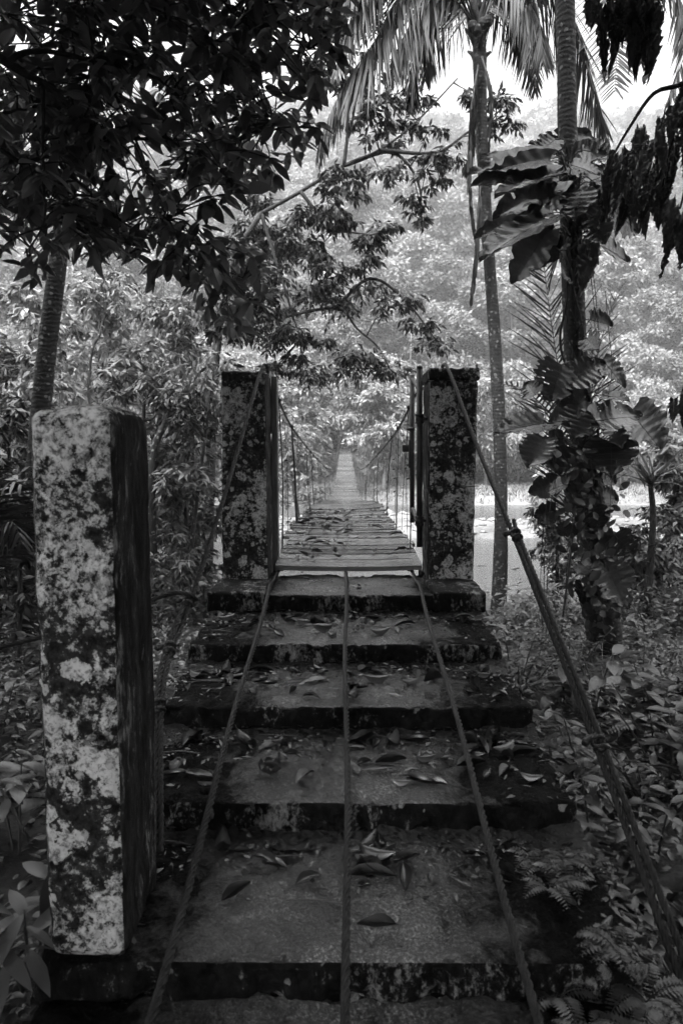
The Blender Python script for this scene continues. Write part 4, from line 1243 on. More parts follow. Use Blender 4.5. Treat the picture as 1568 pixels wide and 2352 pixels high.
for k in range(7):
    x = r_.uniform(1535, 1590); HL.append((x, r_.uniform(450, 520), x - r_.uniform(0, 25), r_.uniform(560, 640), 30, 4.7))
for k in range(5):
    x = r_.uniform(1545, 1590); HL.append((x, r_.uniform(880, 930), x - r_.uniform(0, 25), r_.uniform(960, 1020), 26, 4.7))
for k, (x, y, x1, y1, w_, Y_) in enumerate(HL):
    mb = MB(); big_leaf(mb, P(x, y, Y_), P(x1, y1, Y_ - .1), w_ * mpp(Y_), 0, 0, r_.random(), 700 + k, dead=True)
    mb.build('dead_leaf', M['dead_leaf'], hb)

# ------------------------------------------------------------------ big-leaved tree arching over, upper left
near_tree = empty('broadleaf_tree', (-3.6, 2.2, hz(-3.6, 2.2))); tag(near_tree, 'dark broadleaf tree whose leafy boughs hang over the upper left', 'tree')
BR = [
    [(-200, 20, 2.6), (-40, 110, 2.8), (50, 165, 2.9), (100, 190, 3.0), (175, 255, 3.1), (225, 300, 3.2), (310, 318, 3.4), (380, 315, 3.5), (430, 350, 3.6), (500, 380, 3.7)],
    [(20, 140, 2.85), (60, 120, 2.9), (130, 122, 3.0), (220, 140, 3.1), (340, 170, 3.3), (400, 205, 3.4), (500, 240, 3.6), (600, 300, 3.8)],
    [(200, 60, 3.4), (215, 120, 3.4), (250, 180, 3.4), (290, 270, 3.45), (320, 340, 3.5), (350, 420, 3.55), (385, 500, 3.6)],
    [(-60, 300, 3.2), (0, 340, 3.3), (50, 375, 3.35), (110, 360, 3.4), (160, 400, 3.5), (215, 450, 3.6), (270, 500, 3.7), (330, 540, 3.75), (400, 580, 3.8), (470, 640, 3.9), (530, 720, 4.0)],
    [(300, -60, 3.0), (350, 0, 3.1), (380, 50, 3.2), (430, 80, 3.3), (500, 150, 3.5), (560, 200, 3.7), (630, 280, 3.9)],
    [(440, -60, 3.2), (500, -10, 3.3), (550, 40, 3.4), (620, 85, 3.6), (680, 115, 3.7), (740, 110, 3.8)],
    [(215, -60, 3.6), (215, 60, 3.6), (212, 130, 3.6), (205, 200, 3.6)],
    [(-80, 280, 3.0), (0, 262, 3.1), (60, 250, 3.2), (130, 240, 3.3)],
    [(100, 190, 3.0), (100, 300, 3.1), (98, 400, 3.15), (105, 500, 3.2), (70, 570, 3.3), (66, 600, 3.3)],
    [(385, 500, 3.6), (420, 560, 3.7), (480, 600, 3.8), (560, 640, 3.9)],
]
mb = MB()
trunkp = [Vector((-3.6, 2.2, hz(-3.6, 2.2) - .2)), Vector((-3.3, 2.3, ZC + .6)), Vector((-2.7, 2.5, ZC + 2.0)), Vector((-2.0, 2.6, ZC + 2.9)), Vector((-0.9, 2.7, ZC + 3.4)), Vector((.2, 2.2, ZC + 3.8)), Vector((1.2, 1.6, ZC + 3.9))]
tube(mb, trunkp, [.2, .17, .13, .10, .08, .06, .03], 14, step=.08, wob=.02)
mb.build('trunk', M['bark'], near_tree)
mb = MB(); bpts = []
for bi, pts in enumerate(BR):
    w3 = [P(*p) for p in pts]
    r0 = .021 if bi == 0 else (.013 if bi in (1, 2, 3) else .009)
    c_, rr_ = smooth_path(w3, np.linspace(r0, .003, len(w3)), .04)
    c_ = c_ + RG.normal(0, .002, c_.shape)
    tube(mb, c_, rr_, 8)
    bpts.append(c_)
bpts = np.vstack(bpts)
for t0, b1 in (((-2.0, 2.6, ZC + 2.9), BR[0][0]), ((-2.0, 2.6, ZC + 2.9), BR[4][0]), ((-.9, 2.7, ZC + 3.4), BR[5][0]), ((-2.7, 2.5, ZC + 2.0), BR[3][0]), ((-2.0, 2.6, ZC + 2.9), BR[6][0]), ((-2.7, 2.5, ZC + 2.0), BR[7][0])):
    q = P(*b1); tube(mb, [Vector(t0), (Vector(t0) + q) / 2 + Vector((0, 0, .15)), q], [.03, .024, .02], 8, step=.08)
# leaf whorls in the crown's outline as the photo shows it
POLY = [(-60, -60), (790, -60), (792, 60), (800, 105), (745, 135), (715, 235), (690, 210), (735, 300), (700, 290), (690, 345), (650, 385), (600, 395), (560, 420), (545, 500), (560, 560), (630, 640), (612, 690), (560, 765), (500, 745), (470, 690),
        (420, 620), (375, 610), (372, 670), (345, 680), (330, 610), (270, 580), (215, 600), (150, 560), (110, 590), (100, 640), (60, 640), (30, 590), (-60, 540)]
def inside(x, y, poly):
    c_ = False; j = len(poly) - 1
    for i in range(len(poly)):
        (xi, yi), (xj, yj) = poly[i], poly[j]
        if (yi > y) != (yj > y) and x < (xj - xi) * (y - yi) / (yj - yi) + xi: c_ = not c_
        j = i
    return c_
r_ = random.Random(11)
cl = []
while len(cl) < 520:
    x, y = r_.uniform(-60, 800), r_.uniform(-60, 770)
    if not inside(x, y, POLY): continue
    # thin spots where the hillside glints through
    thin = 0
    for (hx, hy, hr) in ((310, 210, 50), (300, 350, 45), (300, 400, 40), (60, 70, 60), (180, 100, 35), (640, 380, 40), (360, 190, 30)):
        if math.hypot(x - hx, y - hy) < hr: thin = 1
    if thin and r_.random() < .8: continue
    cl.append((x, y, r_.uniform(3.0, 4.6)))
cl += [(66, 610, 3.3), (355, 640, 3.6), (600, 660, 3.9), (590, 610, 3.9), (560, 720, 3.95), (720, 285, 3.9), (670, 340, 3.9), (690, 325, 3.8), (755, 105, 3.8), (620, 400, 3.9), (540, 560, 3.8), (530, 745, 3.9)]
lf = MB()
def whorl(lf, c_, n, L_, down=.6, out_=None, tone=.5):
    a0 = random.uniform(0, 6.28)
    a_ = a0 + np.arange(n) * 2.4
    el = RG.normal(-down, .35, n)
    D_ = np.stack([np.cos(a_), np.sin(a_), el], 1)
    if out_ is not None: D_ += np.array(out_) * .6
    Nn_ = np.stack([-np.cos(a_) * -.3, -np.sin(a_) * -.3, np.ones(n)], 1) + RG.normal(0, .35, (n, 3))
    B_ = np.array(list(c_))[None] + RG.normal(0, .018, (n, 3))
    ln = L_ * RG.uniform(.65, 1.15, n)
    add_leaves(lf, B_, D_, Nn_, ln, ln * RG.uniform(.36, .46, n), 'near', .25, RG.uniform(.0, .3, n), np.clip(tone + RG.normal(0, .25, n), 0, 1))
for (x, y, Y_) in cl:
    p = P(x, y, Y_)
    d_ = np.linalg.norm(bpts - np.array(list(p)), axis=1)
    q = Vector(bpts[d_.argmin()])
    if (p - q).length < 1.2:
        m_ = (p + q) / 2 + Vector((random.uniform(-.03, .03), 0, random.uniform(.0, .08)))
        tube(mb, [q, m_, p], [.005, .004, .0025], 5, step=.06)
    out_ = (p - q); out_ = out_ / (out_.length + .01)
    whorl(lf, p, random.choice([5, 6, 7, 8]), random.uniform(.09, .14), random.uniform(.1, .6), out_, random.uniform(.2, .7))
    if random.random() < .5:
        whorl(lf, p.lerp(q, .35), 3, .14, .5, None, random.uniform(.2, .6))
mb.build('boughs', M['bark'], near_tree)
lf.build('foliage', M['leaf_near'], near_tree)
# unseen crown added overhead to shade the steps and the viewpoint
lf = MB(); mb = MB()
k = 0
while k < 4400:
    x, y, z = random.uniform(-5.5, 5.0), random.uniform(-3.2, 4.9), ZC + random.uniform(1.9, 6.4)
    if y > 0 and (z - ZC) < .72 * y + .35: continue
    if x > 1.5 and y > 4.2: continue
    uu = (z - ZC - .1) / sd.z        # gap cut in the added leaves so sun reaches the near pillar
    if math.hypot(x - (-.8 + sd.x * uu), y - (1.9 + sd.y * uu)) < 1.15 and random.random() < .8: continue
    whorl(lf, (x, y, z), 7, .32, .5, None, .5); k += 1
    if k % 6 == 0: tube(mb, [Vector((x, y, z)), Vector((x * .7, y * .7 + .6, z + .4)), Vector((x * .3 - .5, 2.2, ZC + 3.6 + .1 * abs(x)))], [.004, .01, .02], 5, step=.2)
lf.build('added_shade_foliage', M['leaf_near'], near_tree)
mb.build('added_shade_boughs', M['bark'], near_tree)

# ------------------------------------------------------------------ generic trees and shrubs
def woody(name, label, cat, Y, ells, trunk, leaf=(.15, .05), kind='mid', mat='leaf_mid', tone=.45, dens=1.0, branches=(), group=None, droop=.35, bark_='bark', tr=(.1, .05), m=9, depth=.5):
    """ells: crown masses as picture ellipses (x, y, rx, ry) ; trunk: picture polyline"""
    tp = [P(x, y, Yy) for (x, y, Yy) in trunk]
    t_ = empty(name, (tp[0].x, tp[0].y, hz(tp[0].x, tp[0].y))); tag(t_, label, cat, group)
    tp[0].z = min(tp[0].z, hz(tp[0].x, tp[0].y)) - .1
    mb = MB(); tube(mb, tp, np.linspace(tr[0], tr[1], len(tp)), 10, step=.15, wob=.03)
    mb.build('trunk', M[bark_], t_)
    sk = [smooth_path(tp, .1, .15)[0]]
    mb = MB()
    for br in branches:
        bp = [P(*q) for q in br]; c_, rr_ = smooth_path(bp, np.linspace(tr[1] * .9, .012, len(bp)), .1)
        tube(mb, c_, rr_, 7, wob=.03); sk.append(c_)
    sk = np.vstack(sk)
    lf = MB()
    for (x, y, rx, ry) in ells:
        Yy = Y * (1 + RG.uniform(-.08, .08))
        k_ = mpp(Yy)
        R = np.array([rx * k_, max(rx, ry) * k_ * depth + .3, ry * k_])
        C = np.array(list(P(x, y, Yy)))
        vol = (rx * ry) * (k_ ** 2)
        nc = max(6, int(vol * 3.14 * 3.5 * dens)); nc = min(nc, 70)
        cr_f = min(.5, .36 / max(.3, R.mean()) ** .5)
        area = vol * 3.14
        n_leaves = area / (leaf[0] * leaf[1]) * 8.0 * dens
        ns = max(3, int(n_leaves / nc / m))
        cc, cr = crown(lf, C, R, nc, ns, m, leaf[0], leaf[1], kind, droop, tone, .35, cr_f)
        for q in cc[::2]:
            d_ = np.linalg.norm(sk - q, axis=1) + np.maximum(0, sk[:, 2] - q[2]) * .8
            a_ = sk[d_.argmin()]
            md = (a_ + q) / 2 + RG.normal(0, .06, 3) * R.mean() + np.array([0, 0, -.05 * R.mean()])
            tube(mb, [a_, md, q], [tr[1] * .35, tr[1] * .22, .006], 5, step=.2)
    if mb.n: mb.build('branches', M[bark_], t_)
    lf.build('crown', M[mat], t_)
    return t_

# the tree that leans over the bridge from the left
woody('leaning_tree', 'tall feathery tree leaning from the left out over the bridge', 'tree', 13,
      [(640, 520, 90, 60), (720, 455, 80, 45), (800, 410, 55, 35), (580, 600, 60, 60), (850, 530, 55, 35), (780, 590, 70, 35), (700, 560, 60, 40), (760, 680, 90, 32), (900, 690, 55, 26), (975, 745, 45, 28), (1005, 790, 40, 20), (860, 650, 50, 22),
       (955, 430, 32, 28), (960, 490, 24, 34), (1000, 335, 55, 30), (905, 295, 60, 26), (850, 250, 55, 36), (950, 225, 45, 36), (1150, 265, 55, 32), (1110, 215, 45, 30), (880, 375, 50, 18), (1010, 400, 35, 20),
       (640, 650, 60, 40), (570, 690, 50, 55), (820, 180, 40, 45), (780, 60, 55, 55), (860, 90, 40, 55), (745, 150, 35, 40), (690, 790, 70, 38), (800, 825, 90, 28), (900, 850, 50, 22), (640, 850, 30, 30), (600, 500, 60, 60), (560, 640, 50, 60), (540, 760, 55, 60), (620, 740, 50, 40), (700, 860, 60, 25)],
      [(470, 1260, 12), (485, 1000, 12), (500, 780, 12.3), (535, 600, 12.6), (600, 490, 12.8)], leaf=(.15, .052), mat='leaf_dark', tone=.5, dens=1.35, droop=.5, tr=(.11, .042),
      branches=[[(600, 490, 12.8), (690, 440, 13), (790, 380, 13), (870, 345, 13), (950, 285, 13), (1050, 180, 13)], [(505, 760, 12.4), (620, 735, 12.7), (770, 708, 13), (820, 755, 13), (870, 800, 13), (900, 860, 13)],
                [(770, 708, 13), (850, 640, 13), (930, 690, 13), (1000, 780, 13)], [(690, 440, 13), (760, 520, 13), (850, 540, 13)], [(790, 380, 13), (900, 350, 13.1), (960, 420, 13.1), (965, 520, 13.1)],
                [(870, 345, 13), (1000, 350, 13.2), (1080, 300, 13.3), (1150, 270, 13.4)], [(790, 380, 13), (800, 250, 13), (780, 80, 13)], [(600, 490, 12.8), (640, 620, 12.7), (690, 780, 12.6)]])

SH = [ # x, y, rx, ry, Y, leaf, mat, tone, dens, label
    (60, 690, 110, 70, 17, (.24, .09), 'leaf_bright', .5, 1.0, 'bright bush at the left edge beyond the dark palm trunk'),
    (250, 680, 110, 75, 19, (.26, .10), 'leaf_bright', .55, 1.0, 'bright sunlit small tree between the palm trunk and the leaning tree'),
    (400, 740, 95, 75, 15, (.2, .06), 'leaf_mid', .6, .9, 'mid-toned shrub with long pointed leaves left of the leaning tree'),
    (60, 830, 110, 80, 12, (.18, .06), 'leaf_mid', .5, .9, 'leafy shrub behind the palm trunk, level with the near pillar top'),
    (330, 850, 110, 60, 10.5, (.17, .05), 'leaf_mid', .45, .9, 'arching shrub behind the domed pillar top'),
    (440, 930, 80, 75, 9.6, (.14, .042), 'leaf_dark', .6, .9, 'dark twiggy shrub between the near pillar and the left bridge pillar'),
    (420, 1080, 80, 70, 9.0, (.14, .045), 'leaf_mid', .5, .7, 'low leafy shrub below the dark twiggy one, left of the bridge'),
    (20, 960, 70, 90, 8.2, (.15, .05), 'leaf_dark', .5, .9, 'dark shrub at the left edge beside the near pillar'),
    (30, 1140, 80, 90, 6.2, (.13, .045), 'leaf_dark', .35, .8, 'shadowy thicket at the left edge below the pillar top'),
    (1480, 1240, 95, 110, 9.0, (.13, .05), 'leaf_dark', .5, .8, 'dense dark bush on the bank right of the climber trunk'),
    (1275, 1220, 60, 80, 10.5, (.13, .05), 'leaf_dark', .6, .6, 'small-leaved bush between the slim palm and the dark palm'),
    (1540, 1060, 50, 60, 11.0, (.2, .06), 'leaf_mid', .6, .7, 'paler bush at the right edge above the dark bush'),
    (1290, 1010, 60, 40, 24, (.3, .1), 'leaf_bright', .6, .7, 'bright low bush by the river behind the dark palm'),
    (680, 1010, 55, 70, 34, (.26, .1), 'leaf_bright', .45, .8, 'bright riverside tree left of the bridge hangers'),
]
for i, (x, y, rx, ry, Y_, lf_, mt, tn, dn, lab) in enumerate(SH):
    sub = [(x + random.uniform(-.5, .5) * rx, y + random.uniform(-.5, .5) * ry, rx * random.uniform(.35, .6), ry * random.uniform(.35, .6)) for _ in range(6)] + [(x, y, rx * .6, ry * .6)]
    zg = hz(P(x, y, Y_).x, Y_); yg = y
    while P(x, yg, Y_).z > zg + .1: yg += 10
    yy3 = y + ry * .8
    while yy3 < yg and yy3 < 1380:      # leafy down to the ground
        for _ in range(3): sub.append((x + random.uniform(-.75, .75) * rx, yy3 + random.uniform(-.3, .3) * ry, rx * random.uniform(.3, .5), ry * random.uniform(.35, .55)))
        yy3 += ry * .75
    gx = P(x, y, Y_); gy = None
    woody('shrub', lab, 'shrub', Y_, sub, [(x + random.uniform(-20, 20), yg, Y_), (x + random.uniform(-15, 15), y + ry * .6, Y_), (x, y, Y_)], lf_, 'mid' if Y_ < 25 else 'far', mt, tn, dn, tr=(.035 * Y_ / 10, .014 * Y_ / 10), m=8)

# slender stems left of the bridge
for k, (x0, y0, x1, y1, x2, y2, Y_, r0, lab) in enumerate(((440, 1290, 455, 1130, 492, 850, 8.6, .035, 'pale slender trunk beside the left bridge pillar'), (350, 1100, 385, 960, 420, 870, 9.2, .06, 'dark forked trunk leaning right behind the near pillar'), (205, 900, 232, 760, 255, 660, 12, .035, 'thin dark sapling among the bright shrubs'))):
    a_ = P(x0, y0, Y_)
    t_ = empty('thin_tree', (a_.x, a_.y, hz(a_.x, a_.y))); tag(t_, lab, 'tree')
    mb = MB(); a_.z = hz(a_.x, a_.y) - .1
    tube(mb, [a_, P(x0, y0 - 20, Y_), P(x1, y1, Y_), P(x2, y2, Y_)], [r0, r0 * .9, r0 * .7, r0 * .35], 9, step=.08, wob=.04)
    for q in range(9):
        u = random.uniform(.25, 1); p0 = P(x1 + (x2 - x1) * u, y1 + (y2 - y1) * u, Y_)
        dr = Vector((random.uniform(-1, 1), random.uniform(-.5, .5), random.uniform(.2, .9))) * .5
        tube(mb, [p0, p0 + dr * .5 + Vector((0, 0, .05)), p0 + dr], [r0 * .35, r0 * .25, .004], 5, step=.06)
    mb.build('trunk', M['mossy_bark'], t_)
    lf = MB(); O = np.array([list(P(x2 + random.uniform(-45, 45), y2 + random.uniform(-40, 60), Y_ + random.uniform(-.4, .4))) for _ in range(40)])
    sprays(lf, O, clump_dirs(40), .3, 8, .13, .045, 'mid', .5, tone=.5); lf.build('crown', M['leaf_mid'], t_)

# fan-leaf palm low at the left edge
fp = empty('fan_palm', (-3.2, 4.6, hz(-3.2, 4.6))); tag(fp, 'dark low palm with stiff narrow leaflets at the left edge', 'palm tree')
for pts in ([(-60, 1330, 4.6), (-20, 1180, 4.5), (20, 1110, 4.4), (62, 1120, 4.3)], [(-60, 1330, 4.6), (-10, 1230, 4.4), (30, 1200, 4.3), (55, 1260, 4.2)], [(-60, 1330, 4.6), (-60, 1150, 4.6), (-20, 1060, 4.6), (20, 1060, 4.6)]):
    frond(fp, [P(*q) for q in pts], .42, .5, 46, .02, M['leaf_dark'], .4, rad=.009)

# ------------------------------------------------------------------ far bank trees, one by one
def simple_tree(x, y, h, r, n_leaf, L_, tone, label, group, mat='leaf_far', trunkm='bark_light'):
    z0 = hz(x, y)
    t_ = empty('riverside_tree', (x, y, z0)); tag(t_, label, 'tree', group)
    mb = MB()
    lean = Vector((random.uniform(-.6, .6), random.uniform(-.6, .2), 0))
    top = Vector((x, y, z0 + h * .8)) + lean
    tube(mb, [Vector((x, y, z0 - .3)), Vector((x, y, z0 + h * .4)) + lean * .4, top], [.2, .13, .05], 7, step=.5)
    lf = MB()
    nc = 26
    cc, cr = crown(lf, (x + lean.x, y + lean.y, z0 + h * .58), (r, r, h * .42), nc, max(3, int(n_leaf / nc / 7)), 7, L_, L_ * .42, 'far', .35, tone, .3, .34)
    for q in cc[::2]:
        s_ = Vector((x, y, z0 + h * random.uniform(.25, .6))) + lean * .5
        tube(mb, [s_, (s_ + Vector(q)) / 2 + Vector((0, 0, .2)), Vector(q)], [.07, .045, .015], 5)
    mb.build('trunk', M[trunkm], t_)
    lf.build('crown', M[mat], t_)
rt = random.Random(21)
TREES = []
for i in range(15):    # left of the bridge landing
    TREES.append((-4.2 - i * 2.6 + rt.uniform(-1, 1), rt.uniform(62, 72) - (i > 8) * 12, rt.uniform(9, 15), rt.uniform(2.6, 4.0), 0))
for i in range(13):    # right
    TREES.append((3.6 + i * 2.8 + rt.uniform(-1, 1), rt.uniform(68, 84) + (i > 2) * 12, rt.uniform(8, 14), rt.uniform(2.8, 4.2), 1))
for i in range(16):    # second row behind
    TREES.append((-26 + i * 3.6 + rt.uniform(-1, 1), rt.uniform(84, 96), rt.uniform(12, 19), rt.uniform(3.5, 5), 2))
for i in range(8):     # near the landing itself
    TREES.append(((-1) ** i * rt.uniform(2.6, 5.5), rt.uniform(60, 82), rt.uniform(7, 12), rt.uniform(1.9, 2.9), 3))
LBL = ['leafy tree in the front row on the far bank left of the bridge landing', 'leafy tree on the far bank right of the bridge landing', 'taller pale tree in the back row across the river', 'bushy tree crowding the far bridge landing']
GRP = ['far bank trees on the left', 'far bank trees on the right', 'back row of trees across the river', 'trees round the far landing']
for (x, y, h, r, gi) in TREES:
    simple_tree(x, y, h, r, 5600, .55 if gi != 2 else .6, rt.uniform(.25, .75), LBL[gi], GRP[gi])

# left slope trees, nearer than the far bank
for i in range(9):
    x = -9 - i * 2.1 + rt.uniform(-.8, .8); y = 26 + i * 2.5 + rt.uniform(-2, 2)
    simple_tree(x, y, rt.uniform(8, 11.5), rt.uniform(2.3, 3.2), 9000, .27, rt.uniform(.35, .8), 'bright leafy tree on the left river bank behind the shrubs', 'left bank trees', 'leaf_bright')

# ------------------------------------------------------------------ hillside forest (one mass)
def hill_forest():
    lf = MB()
    pts = []
    y = 98.0
    while y < 540:
        sp_ = 5.2 + (y - 100) * .011
        for x in np.arange(-.56 * y - 10, .56 * y + 10, sp_):
            pts.append((x + RG.uniform(-.5, .5) * sp_, y + RG.uniform(-.5, .5) * sp_, sp_))
        y += sp_ * .9
    for (x, y, sp_) in pts:
        r = sp_ * RG.uniform(.5, .95); h = r * RG.uniform(.8, 1.3); lift = RG.uniform(.2, 1.3) * r
        if RG.random() < .07: lift *= 2.3
        z = hz(x, y); ct = RG.uniform(.1, .85)
        nl = RG.integers(5, 9)
        ld = nz(RG.normal(0, 1, (nl, 3))); ld[:, 2] = np.abs(ld[:, 2]) * .8
        lc = np.array([x, y, z + lift + h * .2]) + ld * np.array([r, r, h]) * .62
        lr = r * RG.uniform(.32, .55, nl)
        s0 = max(.46, y * .0040)
        m = int(min(150, 2.6 * (lr.mean() / s0) ** 2 * 6))
        idx = np.repeat(np.arange(nl), m); n_ = len(idx)
        d = nz(RG.normal(0, 1, (n_, 3))); d[:, 2] = np.where(d[:, 2] < -.3, -d[:, 2], d[:, 2])
        B_ = lc[idx] + d * lr[idx, None] * RG.uniform(.8, 1.1, (n_, 1)) * np.array([1, 1, .8])
        s_ = s0 * RG.uniform(.6, 1.4, n_)
        D_ = d * np.array([1, 1, .2]) + RG.normal(0, .6, (n_, 3)); D_[:, 2] -= .4
        tn = np.clip(ct + RG.normal(0, .13, n_), 0, 1)
        add_leaves(lf, B_, D_, d + np.array([0, 0, .2]) + RG.normal(0, .13, (n_, 3)), s_ * 1.5, s_ * .8, 'far', 0, 0, tn)
        if y < 260 and RG.random() < .035:
            tx_, ty_ = x + RG.uniform(-2, 2), y - r * .9
            tube(lf, [(tx_, ty_, hz(tx_, ty_)), (tx_ + RG.uniform(-.4, .4), ty_, z + lift + h)], [.14, .07], 5, tone=1.0)
    n_ = 110000      # bushes between the crowns, toned dark to stand in for shadow gaps
    y = 93 + 190 * RG.random(n_) ** 1.4; x = RG.uniform(-.56, .56, n_) * y
    z = np.array([hz(a, b) for a, b in zip(x, y)]) + RG.random(n_) * 1.3 + .8 * np.sin(x * 1.3) * np.sin(y * 1.1)
    s_ = RG.uniform(.3, .8, n_) * (1 + (y - 93) / 250)
    add_leaves(lf, np.stack([x, y, z], 1), np.stack([RG.normal(0, 1, n_), -np.ones(n_), RG.normal(-.3, .5, n_)], 1), np.array([0, -.5, 1]) + RG.normal(0, .35, (n_, 3)), s_ * 1.5, s_ * .8, 'far', 0, 0, np.clip(.12 + .15 * np.sin(x * .5 + 2 * np.sin(y * .3)) + RG.normal(0, .15, n_), 0, 1))
    o = lf.build('hillside_forest', M['leaf_hill']); tag(o, 'misty forest covering the hillside beyond the river', 'forest', kind='stuff')
    print('hill leaves', lf.n / 4)
hill_forest()

# ------------------------------------------------------------------ undergrowth by the steps
def low_plant(name, label, x, y, h, nl, L_, W_, mat='understory', tone=.45, kind='near', group=None, cat='plant', spread=.16, z=None):
    z0 = hz(x, y) if z is None else z
    t_ = empty(name, (x, y, z0)); tag(t_, label, cat, group)
    st = MB(); lf = MB()
    ns = max(2, nl // 6)
    for s_ in range(ns):
        a_ = random.uniform(0, 6.28); sp_ = spread * random.uniform(.3, 1.3)
        base_ = Vector((x + math.cos(a_) * sp_ * .3, y + math.sin(a_) * sp_ * .3, z0 - .03)); hh = h * random.uniform(.55, 1.1)
        tip = base_ + Vector((math.cos(a_) * sp_ * 1.4, math.sin(a_) * sp_ * 1.4, hh)); md = (base_ + tip) / 2 + Vector((0, 0, hh * .1))
        tube(st, [base_, md, tip], [.006, .005, .003], 5, step=.06)
        k = nl // ns
        for q in range(k):
            u = .35 + .65 * (q + .5) / k
            p = base_.lerp(md, u * 2) if u < .5 else md.lerp(tip, (u - .5) * 2)
            aa = a_ + q * 2.4 + random.uniform(-.4, .4)
            ln = L_ * random.uniform(.7, 1.2)
            add_leaves(lf, [list(p)], [(math.cos(aa), math.sin(aa), random.uniform(-.25, .45))], [(random.uniform(-.3, .3), random.uniform(-.3, .3), 1)], [ln], [ln * W_ * random.uniform(.85, 1.1)], kind, .2, [random.uniform(.1, .45)], [min(1, max(0, tone + random.uniform(-.3, .3)))])
    st.build('stems', M['twig'], t_); lf.build('leaves', M[mat], t_)
    return t_
ru = random.Random(33)
for k in range(90):
    q = ru.uniform(2.6, 10.5); x = ru.uniform(1.15, .52 * q + .8)
    if abs(x - 2.4) < .25 and abs(q - Yp) < .4: continue
    low_plant('undergrowth_plant', 'leafy seedling in the undergrowth right of the steps', x, q, ru.uniform(.18, .55), 22, ru.uniform(.06, .125), ru.uniform(.36, .55), tone=ru.uniform(.3, .7), group='undergrowth right of the steps')
for k in range(50):
    q = ru.uniform(2.6, 9.5); x = -ru.uniform(1.1, .52 * q + .6)
    low_plant('undergrowth_plant', 'leafy seedling in the undergrowth left of the steps', x, q, ru.uniform(.15, .5), 16, ru.uniform(.09, .19), ru.uniform(.34, .5), tone=ru.uniform(.25, .6), group='undergrowth left of the steps')
for k in range(14):
    q = ru.uniform(3.0, 5.5); x = ru.uniform(1.6, 2.9)
    low_plant('undergrowth_plant', 'broad-leaved plant in the shade at the right edge', x, q, ru.uniform(.25, .5), 15, .2, .5, tone=.4, group='shade plants at the right edge')
low_plant('leafy_plant', 'pointed-leaved plant at the foot of the near pillar, lower left', P(60, 2050, 2.0).x, 2.0, .36, 34, .17, .28, 'leaf_mid', .35, spread=.16, z=P(60, 2230, 2.0).z)
low_plant('leafy_plant', 'dark pointed-leaved plant above the lower left corner', P(20, 1800, 2.3).x, 2.5, .3, 22, .16, .3, 'leaf_dark', .6, spread=.2, z=P(20, 1950, 2.4).z)
for k in range(26):
    q = ru.uniform(2.3, 5.6); sd_ = 1 if k % 3 else -1
    low_plant('edge_plant', 'small plant leaning over the ' + ('right' if sd_ > 0 else 'left') + ' edge of the steps', sd_ * ru.uniform(.97, 1.12), q, ru.uniform(.1, .26), 12, ru.uniform(.06, .11), ru.uniform(.35, .55), 'leaf_dark', ru.uniform(.3, .8), group='small plants along the ' + ('right' if sd_ > 0 else 'left') + ' edge of the steps', spread=.1)
low_plant('leafy_plant', 'big-leaved plant beside the fifth step edge on the right', P(1150, 1500, 4.25).x + .02, 4.25, .16, 12, .15, .6, 'understory', .4, spread=.1)
# strap-leaved plant on the right bank
t_ = empty('strap_leaved_plant', P(1492, 1110, 8.2)); tag(t_, 'spiky rosette of long strap leaves above the dark bush on the right', 'plant')
mb = MB(); n_ = 60; a_ = RG.uniform(0, 6.28, n_)
D_ = np.stack([np.cos(a_) * .7, np.sin(a_) * .5, RG.uniform(.1, 1.3, n_)], 1)
add_leaves(mb, np.repeat([list(P(1492, 1110, 8.2))], n_, 0) + RG.normal(0, .03, (n_, 3)), D_, np.array([0, 0, 1.]) + RG.normal(0, .2, (n_, 3)), RG.uniform(.35, .7, n_), .03, 'strip', .4, RG.uniform(.1, .5, n_), RG.random(n_))
mb.build('leaves', M['leaf_mid'], t_)
mb = MB(); c_ = P(1492, 1110, 8.2); tube(mb, [Vector((c_.x, c_.y, hz(c_.x, c_.y) - .1)), c_ + Vector((.05, 0, -.5)), c_], [.05, .04, .03], 8, step=.1); mb.build('stem', M['bark'], t_)

# ferns at the lower right
def fern(x, y, z, label, n=6, L_=.22, group=None):
    t_ = empty('fern', (x, y, z)); tag(t_, label, 'fern', group)
    for k in range(n):
        a_ = k / n * 6.28 + random.uniform(-.3, .3)
        mb = MB(); l2 = L_ * random.uniform(.7, 1.1)
        d_ = Vector((math.cos(a_), math.sin(a_), 0)); p0 = Vector((x, y, z))
        pts = [p0, p0 + d_ * l2 * .35 + Vector((0, 0, l2 * .35)), p0 + d_ * l2 * .7 + Vector((0, 0, l2 * .42)), p0 + d_ * l2 + Vector((0, 0, l2 * .25))]
        c_, rr_ = smooth_path(pts, .002, .01)
        tube(mb, c_, .0015, 4)
        T = nz(np.gradient(c_, axis=0)); ii = np.linspace(len(c_) * .2, len(c_) - 1, 16).astype(int)
        for sd_ in (-1, 1):
            Sd = nz(np.cross(T[ii], [0, 0, 1.])) * sd_
            ln = .065 * np.sin(np.linspace(.5, 3.0, 16)) ** .7 * l2 / .22
            add_leaves(mb, c_[ii], Sd + T[ii] * .3, np.repeat([[0, 0, 1.]], 16, 0), ln, ln * .28 + .003, 'mid', .1, .15, RG.uniform(.3, .9, 16))
        mb.build('frond', M['understory'], t_)
for k in range(12):
    x, q = random.uniform(.62, 1.0), random.uniform(1.62, 2.02)
    x = .62 + .42 * random.random(); z_ = TOPZ[1] - .13 if q < 2.03 and x < .93 else hz(x, q)
    fern(x, q, z_ if x < .93 else hz(x, q), 'small dark fern at the foot of the steps, lower right', 5, .15, 'small ferns by the lower right steps')
